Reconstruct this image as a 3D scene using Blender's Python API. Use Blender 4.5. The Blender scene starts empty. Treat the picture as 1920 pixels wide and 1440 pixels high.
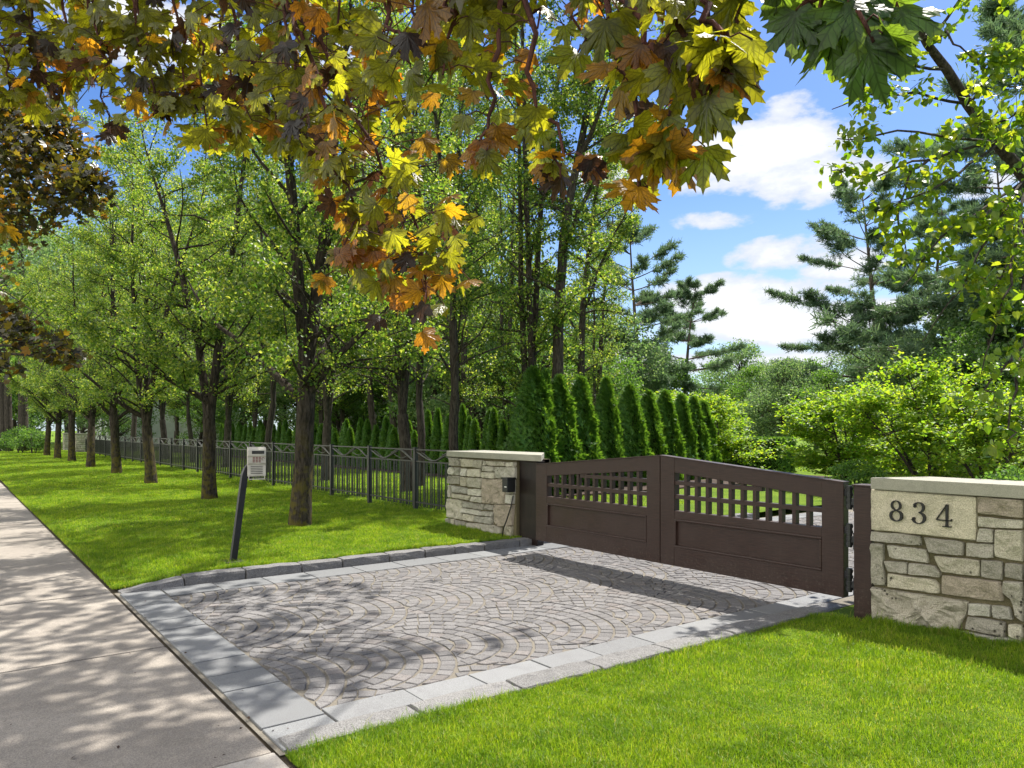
import bpy, bmesh, math, random
import numpy as np
from mathutils import Vector, noise as mnoise

S = bpy.context.scene
COL = S.collection
H = 1.6                      # camera height
F_PX = 1412.0                # focal length for a 1920 px wide frame
HORIZON, CX = 805.0, 960.0
RIGHT = Vector((0.6, 0.8, 0.0)); FWD = Vector((-0.8, 0.6, 0.0))

# ------------------------------------------------------------------ camera
cam_d = bpy.data.cameras.new('camera'); cam = bpy.data.objects.new('camera', cam_d); COL.objects.link(cam)
cam_d.sensor_width = 36; cam_d.lens = 36 * F_PX / 1920; cam_d.shift_y = 85 / 1920
cam_d.clip_start = 0.05; cam_d.clip_end = 3000
cam.location = (0, 0, H); cam.rotation_euler = (math.radians(90), 0, math.asin(0.8))
S.camera = cam

# ------------------------------------------------------------------ light
SUN_EL = math.radians(60); SUN_AZ = (-0.20, 1.0)          # the sun stands over the property, +Y
SUN_STRENGTH, SKY_STRENGTH, EXPOSURE = 3.7, 0.15, 1.58
S.view_settings.view_transform = 'Standard'; S.view_settings.look = 'None'
S.view_settings.exposure = EXPOSURE; S.view_settings.gamma = 1; S.view_settings.use_curve_mapping = False
sd = bpy.data.lights.new('sun', 'SUN'); so = bpy.data.objects.new('sun', sd); COL.objects.link(so)
sd.energy = SUN_STRENGTH; sd.angle = math.radians(0.5); sd.color = (1.0, 0.94, 0.85)
sv = Vector((SUN_AZ[0], SUN_AZ[1], 0)).normalized() * math.cos(SUN_EL) + Vector((0, 0, math.sin(SUN_EL)))
so.rotation_euler = sv.to_track_quat('Z', 'Y').to_euler(); so.location = (0, 0, 30)
S.cycles.max_bounces = 7; S.cycles.diffuse_bounces = 4; S.cycles.glossy_bounces = 2
S.cycles.transmission_bounces = 4; S.cycles.transparent_max_bounces = 4
S.cycles.sample_clamp_indirect = 4.0


def direction(px, py):
    return (RIGHT * ((px - CX) / F_PX) + FWD + Vector((0, 0, (HORIZON - py) / F_PX))).normalized()


def azel(px, py):
    d = direction(px, py)
    return math.atan2(d.y, d.x), math.asin(d.z)


class NT:
    """short hand for node trees"""
    def __init__(s, tree):
        s.t = tree; s.n = tree.nodes; s.l = tree.links

    def new(s, typ, **kw):
        nd = s.n.new(typ)
        for k, v in kw.items():
            setattr(nd, k, v)
        return nd

    def put(s, sock, v):
        if isinstance(v, bpy.types.NodeSocket):
            s.l.new(v, sock)
        elif v is not None:
            if hasattr(sock, 'default_value') and not isinstance(v, (int, float)) and len(v) == 3 and sock.type == 'RGBA':
                v = (*v, 1)
            sock.default_value = v

    def math(s, op, a, b=None, c=None, clamp=False):
        nd = s.new('ShaderNodeMath', operation=op, use_clamp=clamp)
        for i, v in enumerate((a, b, c)):
            if v is not None:
                s.put(nd.inputs[i], v)
        return nd.outputs[0]

    def mix(s, f, a, b, blend='MIX'):
        nd = s.new('ShaderNodeMix', data_type='RGBA', blend_type=blend)
        s.put(nd.inputs[0], f); s.put(nd.inputs[6], a); s.put(nd.inputs[7], b)
        return nd.outputs[2]

    def noise(s, vec, scale, detail=3, rough=0.55, out=0):
        nd = s.new('ShaderNodeTexNoise')
        if vec is not None:
            s.put(nd.inputs['Vector'], vec)
        nd.inputs['Scale'].default_value = scale; nd.inputs['Detail'].default_value = detail
        nd.inputs['Roughness'].default_value = rough
        return nd.outputs[out]

    def ramp(s, f, lo, hi, a=0.0, b=1.0, smooth=True):
        nd = s.new('ShaderNodeMapRange')
        nd.interpolation_type = 'SMOOTHSTEP' if smooth else 'LINEAR'
        for i, v in enumerate((f, lo, hi, a, b)):
            s.put(nd.inputs[i], v)
        return nd.outputs[0]


def build_world():
    w = bpy.data.worlds.new('World'); S.world = w; w.use_nodes = True
    t = NT(w.node_tree); t.n.clear()
    sky = t.new('ShaderNodeTexSky', sky_type='NISHITA'); sky.sun_disc = False
    sky.sun_elevation = SUN_EL
    sky.sun_rotation = math.atan2(SUN_AZ[0], SUN_AZ[1])
    sky.air_density = 1.0; sky.dust_density = 0.6; sky.ozone_density = 2.0
    hs = t.new('ShaderNodeHueSaturation'); hs.inputs['Saturation'].default_value = 1.3
    hs.inputs['Value'].default_value = 0.40; hs.inputs['Hue'].default_value = 0.512
    t.put(hs.inputs['Color'], sky.outputs[0])
    co = t.new('ShaderNodeTexCoord').outputs['Generated']
    nrm = t.new('ShaderNodeVectorMath', operation='NORMALIZE'); t.put(nrm.inputs[0], co)
    sp = t.new('ShaderNodeSeparateXYZ'); t.put(sp.inputs[0], nrm.outputs[0])
    az = t.math('ARCTAN2', sp.outputs[1], sp.outputs[0]); el = t.math('ARCSINE', sp.outputs[2])
    mp = t.new('ShaderNodeMapping'); t.put(mp.inputs[0], nrm.outputs[0]); mp.inputs['Scale'].default_value = (1, 1, 2.2)
    n1 = t.noise(mp.outputs[0], 9, 9, 0.6); n2 = t.noise(mp.outputs[0], 30, 6, 0.6)
    total = None
    # banks of cumulus: picture position only chooses the compass bearing and height of each
    for (px, py, wx, wy) in ((1410, 285, 170, 75), (1510, 335, 135, 55), (1320, 335, 130, 52), (1330, 412, 85, 24), (1470, 478, 100, 38), (1575, 500, 90, 34),
                             (1430, 560, 230, 55), (1590, 590, 190, 48), (1400, 620, 280, 36), (1490, 200, 60, 30),
                             (1170, 330, 120, 50), (700, 120, 200, 60), (300, 60, 200, 70), (1300, 680, 300, 26),
                             (2300, 300, 300, 90), (-400, 300, 300, 90)):
        a, e = azel(px, py)
        ax = t.math('DIVIDE', t.math('SUBTRACT', az, a), wx / F_PX * 1.0)
        ey = t.math('DIVIDE', t.math('SUBTRACT', el, e), wy / F_PX * 0.9)
        d = t.math('SQRT', t.math('ADD', t.math('MULTIPLY', ax, ax), t.math('MULTIPLY', ey, ey)))
        v = t.ramp(d, 1.35, 0.25)
        if wx == 60: v = t.math('MULTIPLY', v, 0.62)
        total = v if total is None else t.math('MAXIMUM', total, v)
    # unseen broken cloud, added behind the camera as fill light
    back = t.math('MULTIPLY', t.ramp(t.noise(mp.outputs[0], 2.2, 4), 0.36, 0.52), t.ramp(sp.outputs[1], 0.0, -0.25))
    dens = t.math('ADD', total, t.math('MULTIPLY', t.math('SUBTRACT', n1, 0.5), 3.2))
    dens = t.math('ADD', dens, t.math('MULTIPLY', t.math('SUBTRACT', n2, 0.5), 0.35))
    dens = t.math('MULTIPLY', dens, t.ramp(total, 0.02, 0.25))
    mask = t.ramp(dens, 0.22, 0.72)
    core = t.ramp(dens, 0.6, 1.35)
    cl = t.mix(core, (1.9, 2.0, 2.2), (2.7, 2.7, 2.7))
    # thin veil of haze low in the sky
    veil = t.ramp(el, 0.34, 0.02)
    base = t.mix(t.math('MULTIPLY', veil, 0.55), hs.outputs[0], (1.5, 2.05, 2.75))
    fin = t.mix(t.math('MULTIPLY', mask, 0.95), base, cl)
    # the added cloud is set bright to lift the gate and wall fronts
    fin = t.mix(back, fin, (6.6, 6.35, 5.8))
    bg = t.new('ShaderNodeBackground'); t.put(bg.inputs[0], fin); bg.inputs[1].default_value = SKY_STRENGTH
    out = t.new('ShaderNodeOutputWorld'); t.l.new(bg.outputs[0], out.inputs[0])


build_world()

# ------------------------------------------------------------------ helpers
def ground_pt(px, py, z=0.0):
    zc = F_PX * (H - z) / (py - HORIZON)
    return depth_pt(px, py, zc)


def depth_pt(px, py, zc):
    p = RIGHT * ((px - CX) / F_PX * zc) + FWD * zc
    return Vector((p.x, p.y, H - (py - HORIZON) * zc / F_PX))


def wall_pt(px, py, Y):
    r = (px - CX) / F_PX; zc = Y / (0.8 * r + 0.6)
    return Vector(((0.6 * r - 0.8) * zc, Y, H - (py - HORIZON) * zc / F_PX))


def to_px(p):
    """project an (N,3) array"""
    p = np.atleast_2d(np.asarray(p, float))
    xc = p[:, 0] * 0.6 + p[:, 1] * 0.8; zc = -p[:, 0] * 0.8 + p[:, 1] * 0.6
    zs = np.where(zc > 0.05, zc, 0.05)
    return CX + F_PX * xc / zs, HORIZON - F_PX * (p[:, 2] - H) / zs, zc


def mesh_from(name, V, faces_idx, starts, mat=None, smooth=False, attrs=None, uv=None):
    """V (N,3); faces_idx flat loop indices; starts loop starts"""
    me = bpy.data.meshes.new(name)
    V = np.asarray(V, np.float32); fi = np.asarray(faces_idx, np.int32); st = np.asarray(starts, np.int32)
    me.vertices.add(len(V)); me.vertices.foreach_set('co', V.ravel())
    me.loops.add(len(fi)); me.loops.foreach_set('vertex_index', fi)
    me.polygons.add(len(st)); me.polygons.foreach_set('loop_start', st)
    me.polygons.foreach_set('use_smooth', np.full(len(st), bool(smooth)))
    if uv is not None:
        ul = me.uv_layers.new(name='UVMap'); ul.data.foreach_set('uv', np.asarray(uv, np.float32)[fi].ravel())
    if attrs:
        for k, a in attrs.items():
            at = me.color_attributes.new(k, 'FLOAT_COLOR', 'POINT')
            a = np.asarray(a, np.float32)
            if a.shape[1] == 3:
                a = np.concatenate([a, np.ones((len(a), 1), np.float32)], 1)
            at.data.foreach_set('color', a.ravel())
    me.update(calc_edges=True)
    if mat:
        me.materials.append(mat)
    return me


def link(name, me, parent=None, loc=None):
    o = bpy.data.objects.new(name, me); COL.objects.link(o)
    if parent is not None:
        o.parent = parent
    if loc is not None:
        o.location = loc
    return o


def tag(o, label=None, cat=None, group=None, kind=None):
    if label: o['label'] = label
    if cat: o['category'] = cat
    if group: o['group'] = group
    if kind: o['kind'] = kind
    return o


def thing(name, label, cat, loc=(0, 0, 0), rz=0.0, group=None):
    o = bpy.data.objects.new(name, None); COL.objects.link(o); o.empty_display_size = 0.2
    o.location = loc; o.rotation_euler = (0, 0, rz)
    return tag(o, label, cat, group)


def dup(root, loc, rz=0.0, sc=1.0, label=None, group=None):
    r = root.copy(); COL.objects.link(r); r.location = loc; r.rotation_euler = (0, 0, rz)
    r.scale = sc if isinstance(sc, tuple) else (sc, sc, sc)
    if label: r['label'] = label
    if group: r['group'] = group
    for ch in list(root.children):
        c = ch.copy(); COL.objects.link(c); c.parent = r
        for g in list(ch.children):
            d = g.copy(); COL.objects.link(d); d.parent = c
    return r


class MB:
    """mesh builder"""
    def __init__(s):
        s.v = []; s.f = []; s.c = []

    def add(s, vs, fs, col=None):
        b = len(s.v); s.v += [tuple(x) for x in vs]; s.f += [tuple(i + b for i in f) for f in fs]
        s.c += [col or (1, 1, 1)] * len(vs)
        return b

    def box(s, x0, x1, y0, y1, z0, z1, ch=0.0, col=None):
        if ch <= 0:
            s.add([(x0, y0, z0), (x1, y0, z0), (x1, y1, z0), (x0, y1, z0), (x0, y0, z1), (x1, y0, z1), (x1, y1, z1), (x0, y1, z1)],
                  [(0, 3, 2, 1), (4, 5, 6, 7), (0, 1, 5, 4), (1, 2, 6, 5), (2, 3, 7, 6), (3, 0, 4, 7)], col)
            return
        bm = bmesh.new(); bmesh.ops.create_cube(bm, size=1)
        for v in bm.verts:
            v.co = Vector(((x0 + x1) / 2 + v.co.x * (x1 - x0), (y0 + y1) / 2 + v.co.y * (y1 - y0), (z0 + z1) / 2 + v.co.z * (z1 - z0)))
        bmesh.ops.bevel(bm, geom=list(bm.edges), offset=ch, segments=2, affect='EDGES', profile=0.6)
        s.bm(bm, col)

    def bm(s, bm, col=None):
        bm.verts.index_update()
        s.add([v.co[:] for v in bm.verts], [tuple(v.index for v in f.verts) for f in bm.faces], col); bm.free()

    def prism(s, poly, axis, a0, a1, ch=0.0, col=None):
        """poly of 2-D points in the plane normal to axis ('x','y' or 'z'), extruded a0..a1"""
        def P(p, a):
            return {'x': (a, p[0], p[1]), 'y': (p[0], a, p[1]), 'z': (p[0], p[1], a)}[axis]
        bm = bmesh.new(); n = len(poly)
        A = [bm.verts.new(P(p, a0)) for p in poly]; B = [bm.verts.new(P(p, a1)) for p in poly]
        bm.faces.new(A[::-1]); bm.faces.new(B)
        for i in range(n):
            bm.faces.new((A[i], A[(i + 1) % n], B[(i + 1) % n], B[i]))
        bmesh.ops.recalc_face_normals(bm, faces=list(bm.faces))
        if ch > 0:
            bmesh.ops.bevel(bm, geom=list(bm.edges), offset=ch, segments=2, affect='EDGES', profile=0.6)
        s.bm(bm, col)

    def tube(s, pts, rad, sides=8, cap=True, col=None):
        pts = [Vector(p) for p in pts]; n = len(pts)
        rad = [rad] * n if isinstance(rad, (int, float)) else rad
        vs = []; fs = []; u = None
        for i in range(n):
            t = (pts[min(i + 1, n - 1)] - pts[max(i - 1, 0)])
            if t.length < 1e-9: t = Vector((0, 0, 1))
            t.normalize()
            if u is None:
                u = t.cross(Vector((0.31, 0.77, 0.55)))
                if u.length < 0.1: u = t.cross(Vector((1, 0, 0)))
            u = (u - t * u.dot(t)).normalized(); w = t.cross(u)
            for k in range(sides):
                a = 2 * math.pi * k / sides
                vs.append(pts[i] + (u * math.cos(a) + w * math.sin(a)) * rad[i])
        for i in range(n - 1):
            for k in range(sides):
                k2 = (k + 1) % sides
                fs.append((i * sides + k, i * sides + k2, (i + 1) * sides + k2, (i + 1) * sides + k))
        if cap:
            fs.append(tuple(range(sides))[::-1]); fs.append(tuple((n - 1) * sides + k for k in range(sides)))
        s.add(vs, fs, col)

    def build(s, name, mat, parent=None, smooth=False, tint=False, loc=None):
        idx = []; st = []
        for f in s.f:
            st.append(len(idx)); idx += f
        me = mesh_from(name, np.array(s.v), idx, st, mat, smooth, {'tint': np.array(s.c)} if tint else None)
        return link(name, me, parent, loc)


# ------------------------------------------------------------------ materials
def new_mat(name):
    m = bpy.data.materials.new(name); m.use_nodes = True
    t = NT(m.node_tree); t.n.clear()
    out = t.new('ShaderNodeOutputMaterial'); b = t.new('ShaderNodeBsdfPrincipled')
    t.l.new(b.outputs[0], out.inputs[0])
    return m, t, b, out


def bump(t, b, h, dist, strength=1.0):
    n = t.new('ShaderNodeBump'); n.inputs['Distance'].default_value = dist; n.inputs['Strength'].default_value = strength
    t.put(n.inputs['Height'], h); t.put(b.inputs['Normal'], n.outputs[0])


def objco(t):
    return t.new('ShaderNodeTexCoord').outputs['Object']


def tint_of(t):
    a = t.new('ShaderNodeAttribute'); a.attribute_name = 'tint'
    return a.outputs['Color']


def simple_mat(name, col, rough=0.5, spec=0.4, metal=0.0, var=0.25, scale=8, bd=0.002, bscale=40):
    m, t, b, _ = new_mat(name); co = objco(t)
    n = t.noise(co, scale, 5)
    f = t.ramp(n, 0.3, 0.7, 1 - var, 1 + var)
    c = t.new('ShaderNodeVectorMath', operation='SCALE'); c.inputs[0].default_value = col; t.put(c.inputs['Scale'], f)
    t.put(b.inputs['Base Color'], c.outputs[0])
    b.inputs['Roughness'].default_value = rough; b.inputs['Metallic'].default_value = metal
    b.inputs['Specular IOR Level'].default_value = spec
    if bd: bump(t, b, t.noise(co, bscale, 5, 0.65), bd)
    return m


def leaf_mat(name, cols, trans, fac=0.5, rough=0.5, spec=0.25, use_tint=False, veins=False, clump=0.0):
    """cols: list of reflect colours mixed per leaf; trans: transmitted colours mixed per leaf"""
    m, t, b, out = new_mat(name)
    geo = t.new('ShaderNodeNewGeometry'); rnd = geo.outputs['Random Per Island']
    if use_tint:
        c = tint_of(t)
        a2 = t.new('ShaderNodeAttribute'); a2.attribute_name = 'glow'; c2 = a2.outputs['Color']
    else:
        def multi(cs):
            r = t.new('ShaderNodeValToRGB'); r.color_ramp.elements.remove(r.color_ramp.elements[0])
            for i, k in enumerate(cs):
                e = r.color_ramp.elements[0] if i == 0 else r.color_ramp.elements.new(i / (len(cs) - 1))
                e.position = i / (len(cs) - 1); e.color = (*k, 1)
            t.put(r.inputs[0], rnd); return r.outputs[0]
        c = multi(cols); c2 = multi(trans)
    if clump:
        n = t.ramp(t.noise(objco(t), 0.9, 3), 0.35, 0.65, 1 - clump, 1 + clump)
        v = t.new('ShaderNodeVectorMath', operation='SCALE'); t.put(v.inputs[0], c); t.put(v.inputs['Scale'], n); c = v.outputs[0]
    if veins:
        uv = t.new('ShaderNodeTexCoord').outputs['UV']; sx = t.new('ShaderNodeSeparateXYZ'); t.put(sx.inputs[0], uv)
        x, y = sx.outputs[0], sx.outputs[1]; best = None
        for ang in (-72, -36, 0, 36, 72):
            a = math.radians(ang)
            al = t.math('ADD', t.math('MULTIPLY', x, math.sin(a)), t.math('MULTIPLY', y, math.cos(a)))
            pe = t.math('ABSOLUTE', t.math('SUBTRACT', t.math('MULTIPLY', x, math.cos(a)), t.math('MULTIPLY', y, math.sin(a))))
            pe = t.math('ADD', pe, t.math('MULTIPLY', t.math('LESS_THAN', al, 0.0), 1.0))
            # side veins running off each main vein
            sv_ = t.math('ABSOLUTE', t.math('SUBTRACT', t.math('FRACT', t.math('MULTIPLY', t.math('SUBTRACT', al, t.math('MULTIPLY', pe, 0.9)), 7.0)), 0.5))
            pe2 = t.math('ADD', t.math('MULTIPLY', sv_, 0.11), t.math('MULTIPLY', t.math('GREATER_THAN', pe, 0.2), 1.0))
            pm = t.math('MINIMUM', pe, t.math('ADD', pe2, 0.006))
            best = pm if best is None else t.math('MINIMUM', best, pm)
        vm = t.ramp(best, 0.006, 0.022, 0.55, 1.0)
        blot = t.ramp(t.noise(objco(t), 30, 4), 0.3, 0.7, 0.75, 1.15)
        vm = t.math('MULTIPLY', vm, blot)
        for_ = []
        for k in (c, c2):
            v = t.new('ShaderNodeVectorMath', operation='SCALE'); t.put(v.inputs[0], k); t.put(v.inputs['Scale'], vm); for_.append(v.outputs[0])
        c, c2 = for_
        bump(t, b, best, 0.02, 0.6)
    t.put(b.inputs['Base Color'], c); b.inputs['Roughness'].default_value = rough
    b.inputs['Specular IOR Level'].default_value = spec
    tr = t.new('ShaderNodeBsdfTranslucent'); t.put(tr.inputs[0], c2)
    mx = t.new('ShaderNodeMixShader'); mx.inputs[0].default_value = fac
    t.l.new(b.outputs[0], mx.inputs[1]); t.l.new(tr.outputs[0], mx.inputs[2]); t.l.new(mx.outputs[0], out.inputs[0])
    return m


def bark_mat(name, col, dark, moss=None, moss_h=2.0):
    m, t, b, _ = new_mat(name); co = objco(t)
    mp = t.new('ShaderNodeMapping'); t.put(mp.inputs[0], co); mp.inputs['Scale'].default_value = (1, 1, 0.22)
    n = t.noise(mp.outputs[0], 26, 6, 0.7)
    c = t.mix(t.ramp(n, 0.35, 0.65), dark, col)
    if moss:
        sp = t.new('ShaderNodeSeparateXYZ'); t.put(sp.inputs[0], co)
        f = t.math('MULTIPLY', t.ramp(sp.outputs[2], moss_h, 0.1), t.ramp(t.noise(co, 9, 5), 0.42, 0.6))
        c = t.mix(t.math('MULTIPLY', f, 0.8), c, moss)
    t.put(b.inputs['Base Color'], c); b.inputs['Roughness'].default_value = 0.95; b.inputs['Specular IOR Level'].default_value = 0.15
    bump(t, b, n, 0.03)
    return m


M = {}
M['bark'] = bark_mat('pear bark', (0.066, 0.054, 0.043), (0.016, 0.0135, 0.011), (0.10, 0.085, 0.016), 2.0)
M['bark_plain'] = bark_mat('grey bark', (0.078, 0.067, 0.056), (0.024, 0.020, 0.017))
M['twig'] = bark_mat('red twig bark', (0.12, 0.05, 0.04), (0.05, 0.025, 0.022))
M['pine_bark'] = bark_mat('pine bark', (0.15, 0.12, 0.10), (0.06, 0.05, 0.045))
M['pear'] = leaf_mat('pear leaf', [(0.03, 0.07, 0.015), (0.052, 0.10, 0.02), (0.085, 0.145, 0.03), (0.17, 0.21, 0.055)],
                     [(0.08, 0.19, 0.015), (0.17, 0.31, 0.022), (0.31, 0.45, 0.032), (0.66, 0.70, 0.08)], 0.5, 0.42, 0.4)
M['pear_deep'] = leaf_mat('deep green leaf', [(0.035, 0.08, 0.02), (0.055, 0.12, 0.028), (0.08, 0.15, 0.038)],
                          [(0.10, 0.24, 0.025), (0.18, 0.36, 0.035), (0.28, 0.46, 0.05)], 0.45, 0.45, 0.35)
M['far'] = leaf_mat('far tree leaf', [(0.05, 0.10, 0.045), (0.08, 0.14, 0.06), (0.12, 0.18, 0.075)],
                    [(0.12, 0.25, 0.07), (0.22, 0.37, 0.09), (0.34, 0.46, 0.13)], 0.45, 0.5, 0.3)
M['dogwood'] = leaf_mat('dogwood leaf', [(0.06, 0.14, 0.016), (0.10, 0.19, 0.02), (0.16, 0.23, 0.028)],
                        [(0.20, 0.42, 0.016), (0.36, 0.56, 0.02), (0.56, 0.66, 0.035)], 0.52, 0.45, 0.3)
M['redbud'] = leaf_mat('round leaf', [(0.05, 0.11, 0.012), (0.08, 0.15, 0.016), (0.11, 0.17, 0.02)],
                       [(0.18, 0.34, 0.01), (0.34, 0.48, 0.015), (0.48, 0.52, 0.02)], 0.52, 0.38, 0.4)
M['thuja'] = leaf_mat('arborvitae spray', [(0.03, 0.085, 0.014), (0.055, 0.14, 0.02), (0.085, 0.18, 0.026)],
                      [(0.10, 0.24, 0.015), (0.18, 0.36, 0.02), (0.26, 0.44, 0.03)], 0.3, 0.5, 0.3)
M['thuja_core'] = simple_mat('arborvitae dark core', (0.018, 0.026, 0.010), 1.0, 0.05, var=0.5, bd=0.03, bscale=20)  # colour of the solid cores added inside foliage to block light
M['needle'] = leaf_mat('pine needle', [(0.05, 0.095, 0.06), (0.075, 0.13, 0.075), (0.10, 0.155, 0.085)],
                       [(0.10, 0.19, 0.08), (0.15, 0.25, 0.09), (0.2, 0.3, 0.11)], 0.4, 0.5, 0.3)
M['purple'] = leaf_mat('purple maple leaf', [(0.016, 0.013, 0.013), (0.03, 0.032, 0.02), (0.04, 0.034, 0.018), (0.03, 0.05, 0.02)],
                       [(0.06, 0.05, 0.01), (0.16, 0.17, 0.015), (0.36, 0.30, 0.015), (0.6, 0.25, 0.02)], 0.36, 0.25, 0.6)
M['maple'] = leaf_mat('maple leaf', None, None, 0.55, 0.36, 0.45, use_tint=True, veins=True)
M['maple_high'] = leaf_mat('maple leaf above', [(0.03, 0.04, 0.012), (0.05, 0.05, 0.015)], [(0.2, 0.17, 0.015), (0.4, 0.22, 0.02)], 0.5, 0.4, 0.4)


def grass_mat():
    m, t, b, out = new_mat('grass blade')
    geo = t.new('ShaderNodeNewGeometry'); rnd = geo.outputs['Random Per Island']
    pos = geo.outputs['Position']
    n = t.ramp(t.noise(pos, 2.6, 6, 0.65), 0.36, 0.62)
    r = t.new('ShaderNodeValToRGB'); cr = r.color_ramp
    cr.elements[0].color = (0.055, 0.125, 0.010, 1); cr.elements[1].color = (0.34, 0.41, 0.035, 1)
    e = cr.elements.new(0.5); e.color = (0.165, 0.265, 0.014, 1)
    e = cr.elements.new(0.97); e.color = (0.29, 0.365, 0.025, 1)
    t.put(r.inputs[0], t.math('MULTIPLY', rnd, t.ramp(n, 0, 1, 0.45, 1.0)))
    yel = t.math('GREATER_THAN', rnd, 0.93)
    c = t.mix(t.math('MULTIPLY', yel, 0.7), r.outputs[0], (0.30, 0.26, 0.10))
    patch = t.ramp(t.noise(pos, 3.1, 4), 0.64, 0.76)
    c = t.mix(t.math('MULTIPLY', patch, 0.42), c, (0.24, 0.20, 0.07))
    t.put(b.inputs['Base Color'], c); b.inputs['Roughness'].default_value = 0.5; b.inputs['Specular IOR Level'].default_value = 0.25
    tr = t.new('ShaderNodeBsdfTranslucent')
    v = t.new('ShaderNodeVectorMath', operation='MULTIPLY'); t.put(v.inputs[0], c); v.inputs[1].default_value = (2.2, 2.1, 1.0)
    t.put(tr.inputs[0], v.outputs[0])
    mx = t.new('ShaderNodeMixShader'); mx.inputs[0].default_value = 0.4
    t.l.new(b.outputs[0], mx.inputs[1]); t.l.new(tr.outputs[0], mx.inputs[2]); t.l.new(mx.outputs[0], out.inputs[0])
    return m


M['grass'] = grass_mat()


def turf_mat():
    m, t, b, _ = new_mat('turf'); pos = t.new('ShaderNodeNewGeometry').outputs['Position']
    n1 = t.ramp(t.noise(pos, 1.2, 5), 0.3, 0.7); n2 = t.noise(pos, 60, 4)
    c = t.mix(n1, (0.085, 0.150, 0.011), (0.15, 0.225, 0.016))
    c = t.mix(t.ramp(n2, 0.3, 0.55), (0.05, 0.095, 0.009), c)
    t.put(b.inputs['Base Color'], c); b.inputs['Roughness'].default_value = 0.9; b.inputs['Specular IOR Level'].default_value = 0.1
    bump(t, b, n2, 0.04); return m


M['turf'] = turf_mat()


def concrete_mat(name, a, bcol, sp=1.0):
    m, t, b, _ = new_mat(name); pos = t.new('ShaderNodeNewGeometry').outputs['Position']
    big = t.ramp(t.noise(pos, 1.3, 6, 0.6), 0.3, 0.7)
    fine = t.noise(pos, 170, 3, 0.7); mid = t.noise(pos, 14, 6, 0.7)
    c = t.mix(big, a, bcol)
    c = t.mix(t.ramp(mid, 0.45, 0.72, 0, 0.35), c, tuple(k * 0.72 for k in a))
    f = t.ramp(fine, 0.3, 0.7, 1 - 0.32 * sp, 1 + 0.32 * sp)
    v = t.new('ShaderNodeVectorMath', operation='SCALE'); t.put(v.inputs[0], c); t.put(v.inputs['Scale'], f)
    t.put(b.inputs['Base Color'], v.outputs[0]); b.inputs['Roughness'].default_value = 0.9; b.inputs['Specular IOR Level'].default_value = 0.2
    bump(t, b, t.math('ADD', fine, t.math('MULTIPLY', mid, 2.0)), 0.0025); return m


M['concrete'] = concrete_mat('pavement concrete', (0.196, 0.177, 0.155), (0.262, 0.238, 0.208))
M['concrete_new'] = concrete_mat('pale new concrete', (0.36, 0.33, 0.29), (0.42, 0.39, 0.35), 0.6)
M['dirt'] = concrete_mat('joint dirt', (0.035, 0.029, 0.021), (0.06, 0.048, 0.032))
M['sand'] = concrete_mat('joint sand', (0.135, 0.122, 0.100), (0.175, 0.16, 0.133))
M['mulch'] = concrete_mat('bark mulch', (0.035, 0.024, 0.018), (0.06, 0.04, 0.03))
M['asphalt'] = concrete_mat('asphalt', (0.05, 0.05, 0.05), (0.065, 0.063, 0.06))


def stone_mat(name, mult=1.0, bd=0.006, big=6, rock=0.0, holes=False, stain=(0.13, 0.125, 0.08), sc=1.0, spk=0.3):
    """stone whose own colour comes with each block"""
    m, t, b, _ = new_mat(name); pos = t.new('ShaderNodeNewGeometry').outputs['Position']
    n1 = t.noise(pos, big, 7, 0.65); n2 = t.noise(pos, 120 * sc, 3, 0.7)
    c = tint_of(t)
    c = t.mix(t.ramp(n1, 0.48, 0.75, 0, 0.5), c, stain)
    f = t.ramp(n2, 0.3, 0.7, (1 - spk) * mult, (1 + spk) * mult)
    v = t.new('ShaderNodeVectorMath', operation='SCALE'); t.put(v.inputs[0], c); t.put(v.inputs['Scale'], f); c = v.outputs[0]
    h = t.math('ADD', t.math('MULTIPLY', n1, 3.0), n2)
    if holes:
        vo = t.new('ShaderNodeTexVoronoi'); vo.inputs['Scale'].default_value = 22; t.put(vo.inputs['Vector'], pos)
        hm = t.math('MULTIPLY', t.ramp(vo.outputs[0], 0.24, 0.12), t.ramp(t.noise(pos, 3.5, 2), 0.56, 0.64))
        c = t.mix(t.math('MULTIPLY', hm, 0.85), c, (0.05, 0.045, 0.035))
        h = t.math('SUBTRACT', h, t.math('MULTIPLY', hm, 3.0))
    t.put(b.inputs['Base Color'], c); b.inputs['Roughness'].default_value = 0.9; b.inputs['Specular IOR Level'].default_value = 0.2
    bump(t, b, h, bd); return m


M['limestone'] = stone_mat('rough limestone', 1.0, 0.012, 7, holes=True)
M['smooth_limestone'] = stone_mat('dressed limestone', 1.0, 0.008, 5)
M['granite'] = stone_mat('grey granite', 1.0, 0.002, 5, stain=(0.14, 0.14, 0.145), sc=2.0, spk=0.35)
M['rough_granite'] = stone_mat('split granite', 1.0, 0.010, 12, stain=(0.09, 0.09, 0.095), spk=0.4)
M['paver'] = stone_mat('cobble', 1.0, 0.004, 16, stain=(0.145, 0.138, 0.132), spk=0.3)
M['mortar'] = concrete_mat('mortar', (0.10, 0.088, 0.05), (0.15, 0.13, 0.08))
M['coping'] = concrete_mat('coping stone', (0.25, 0.25, 0.21), (0.31, 0.30, 0.25), 0.5)


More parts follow.
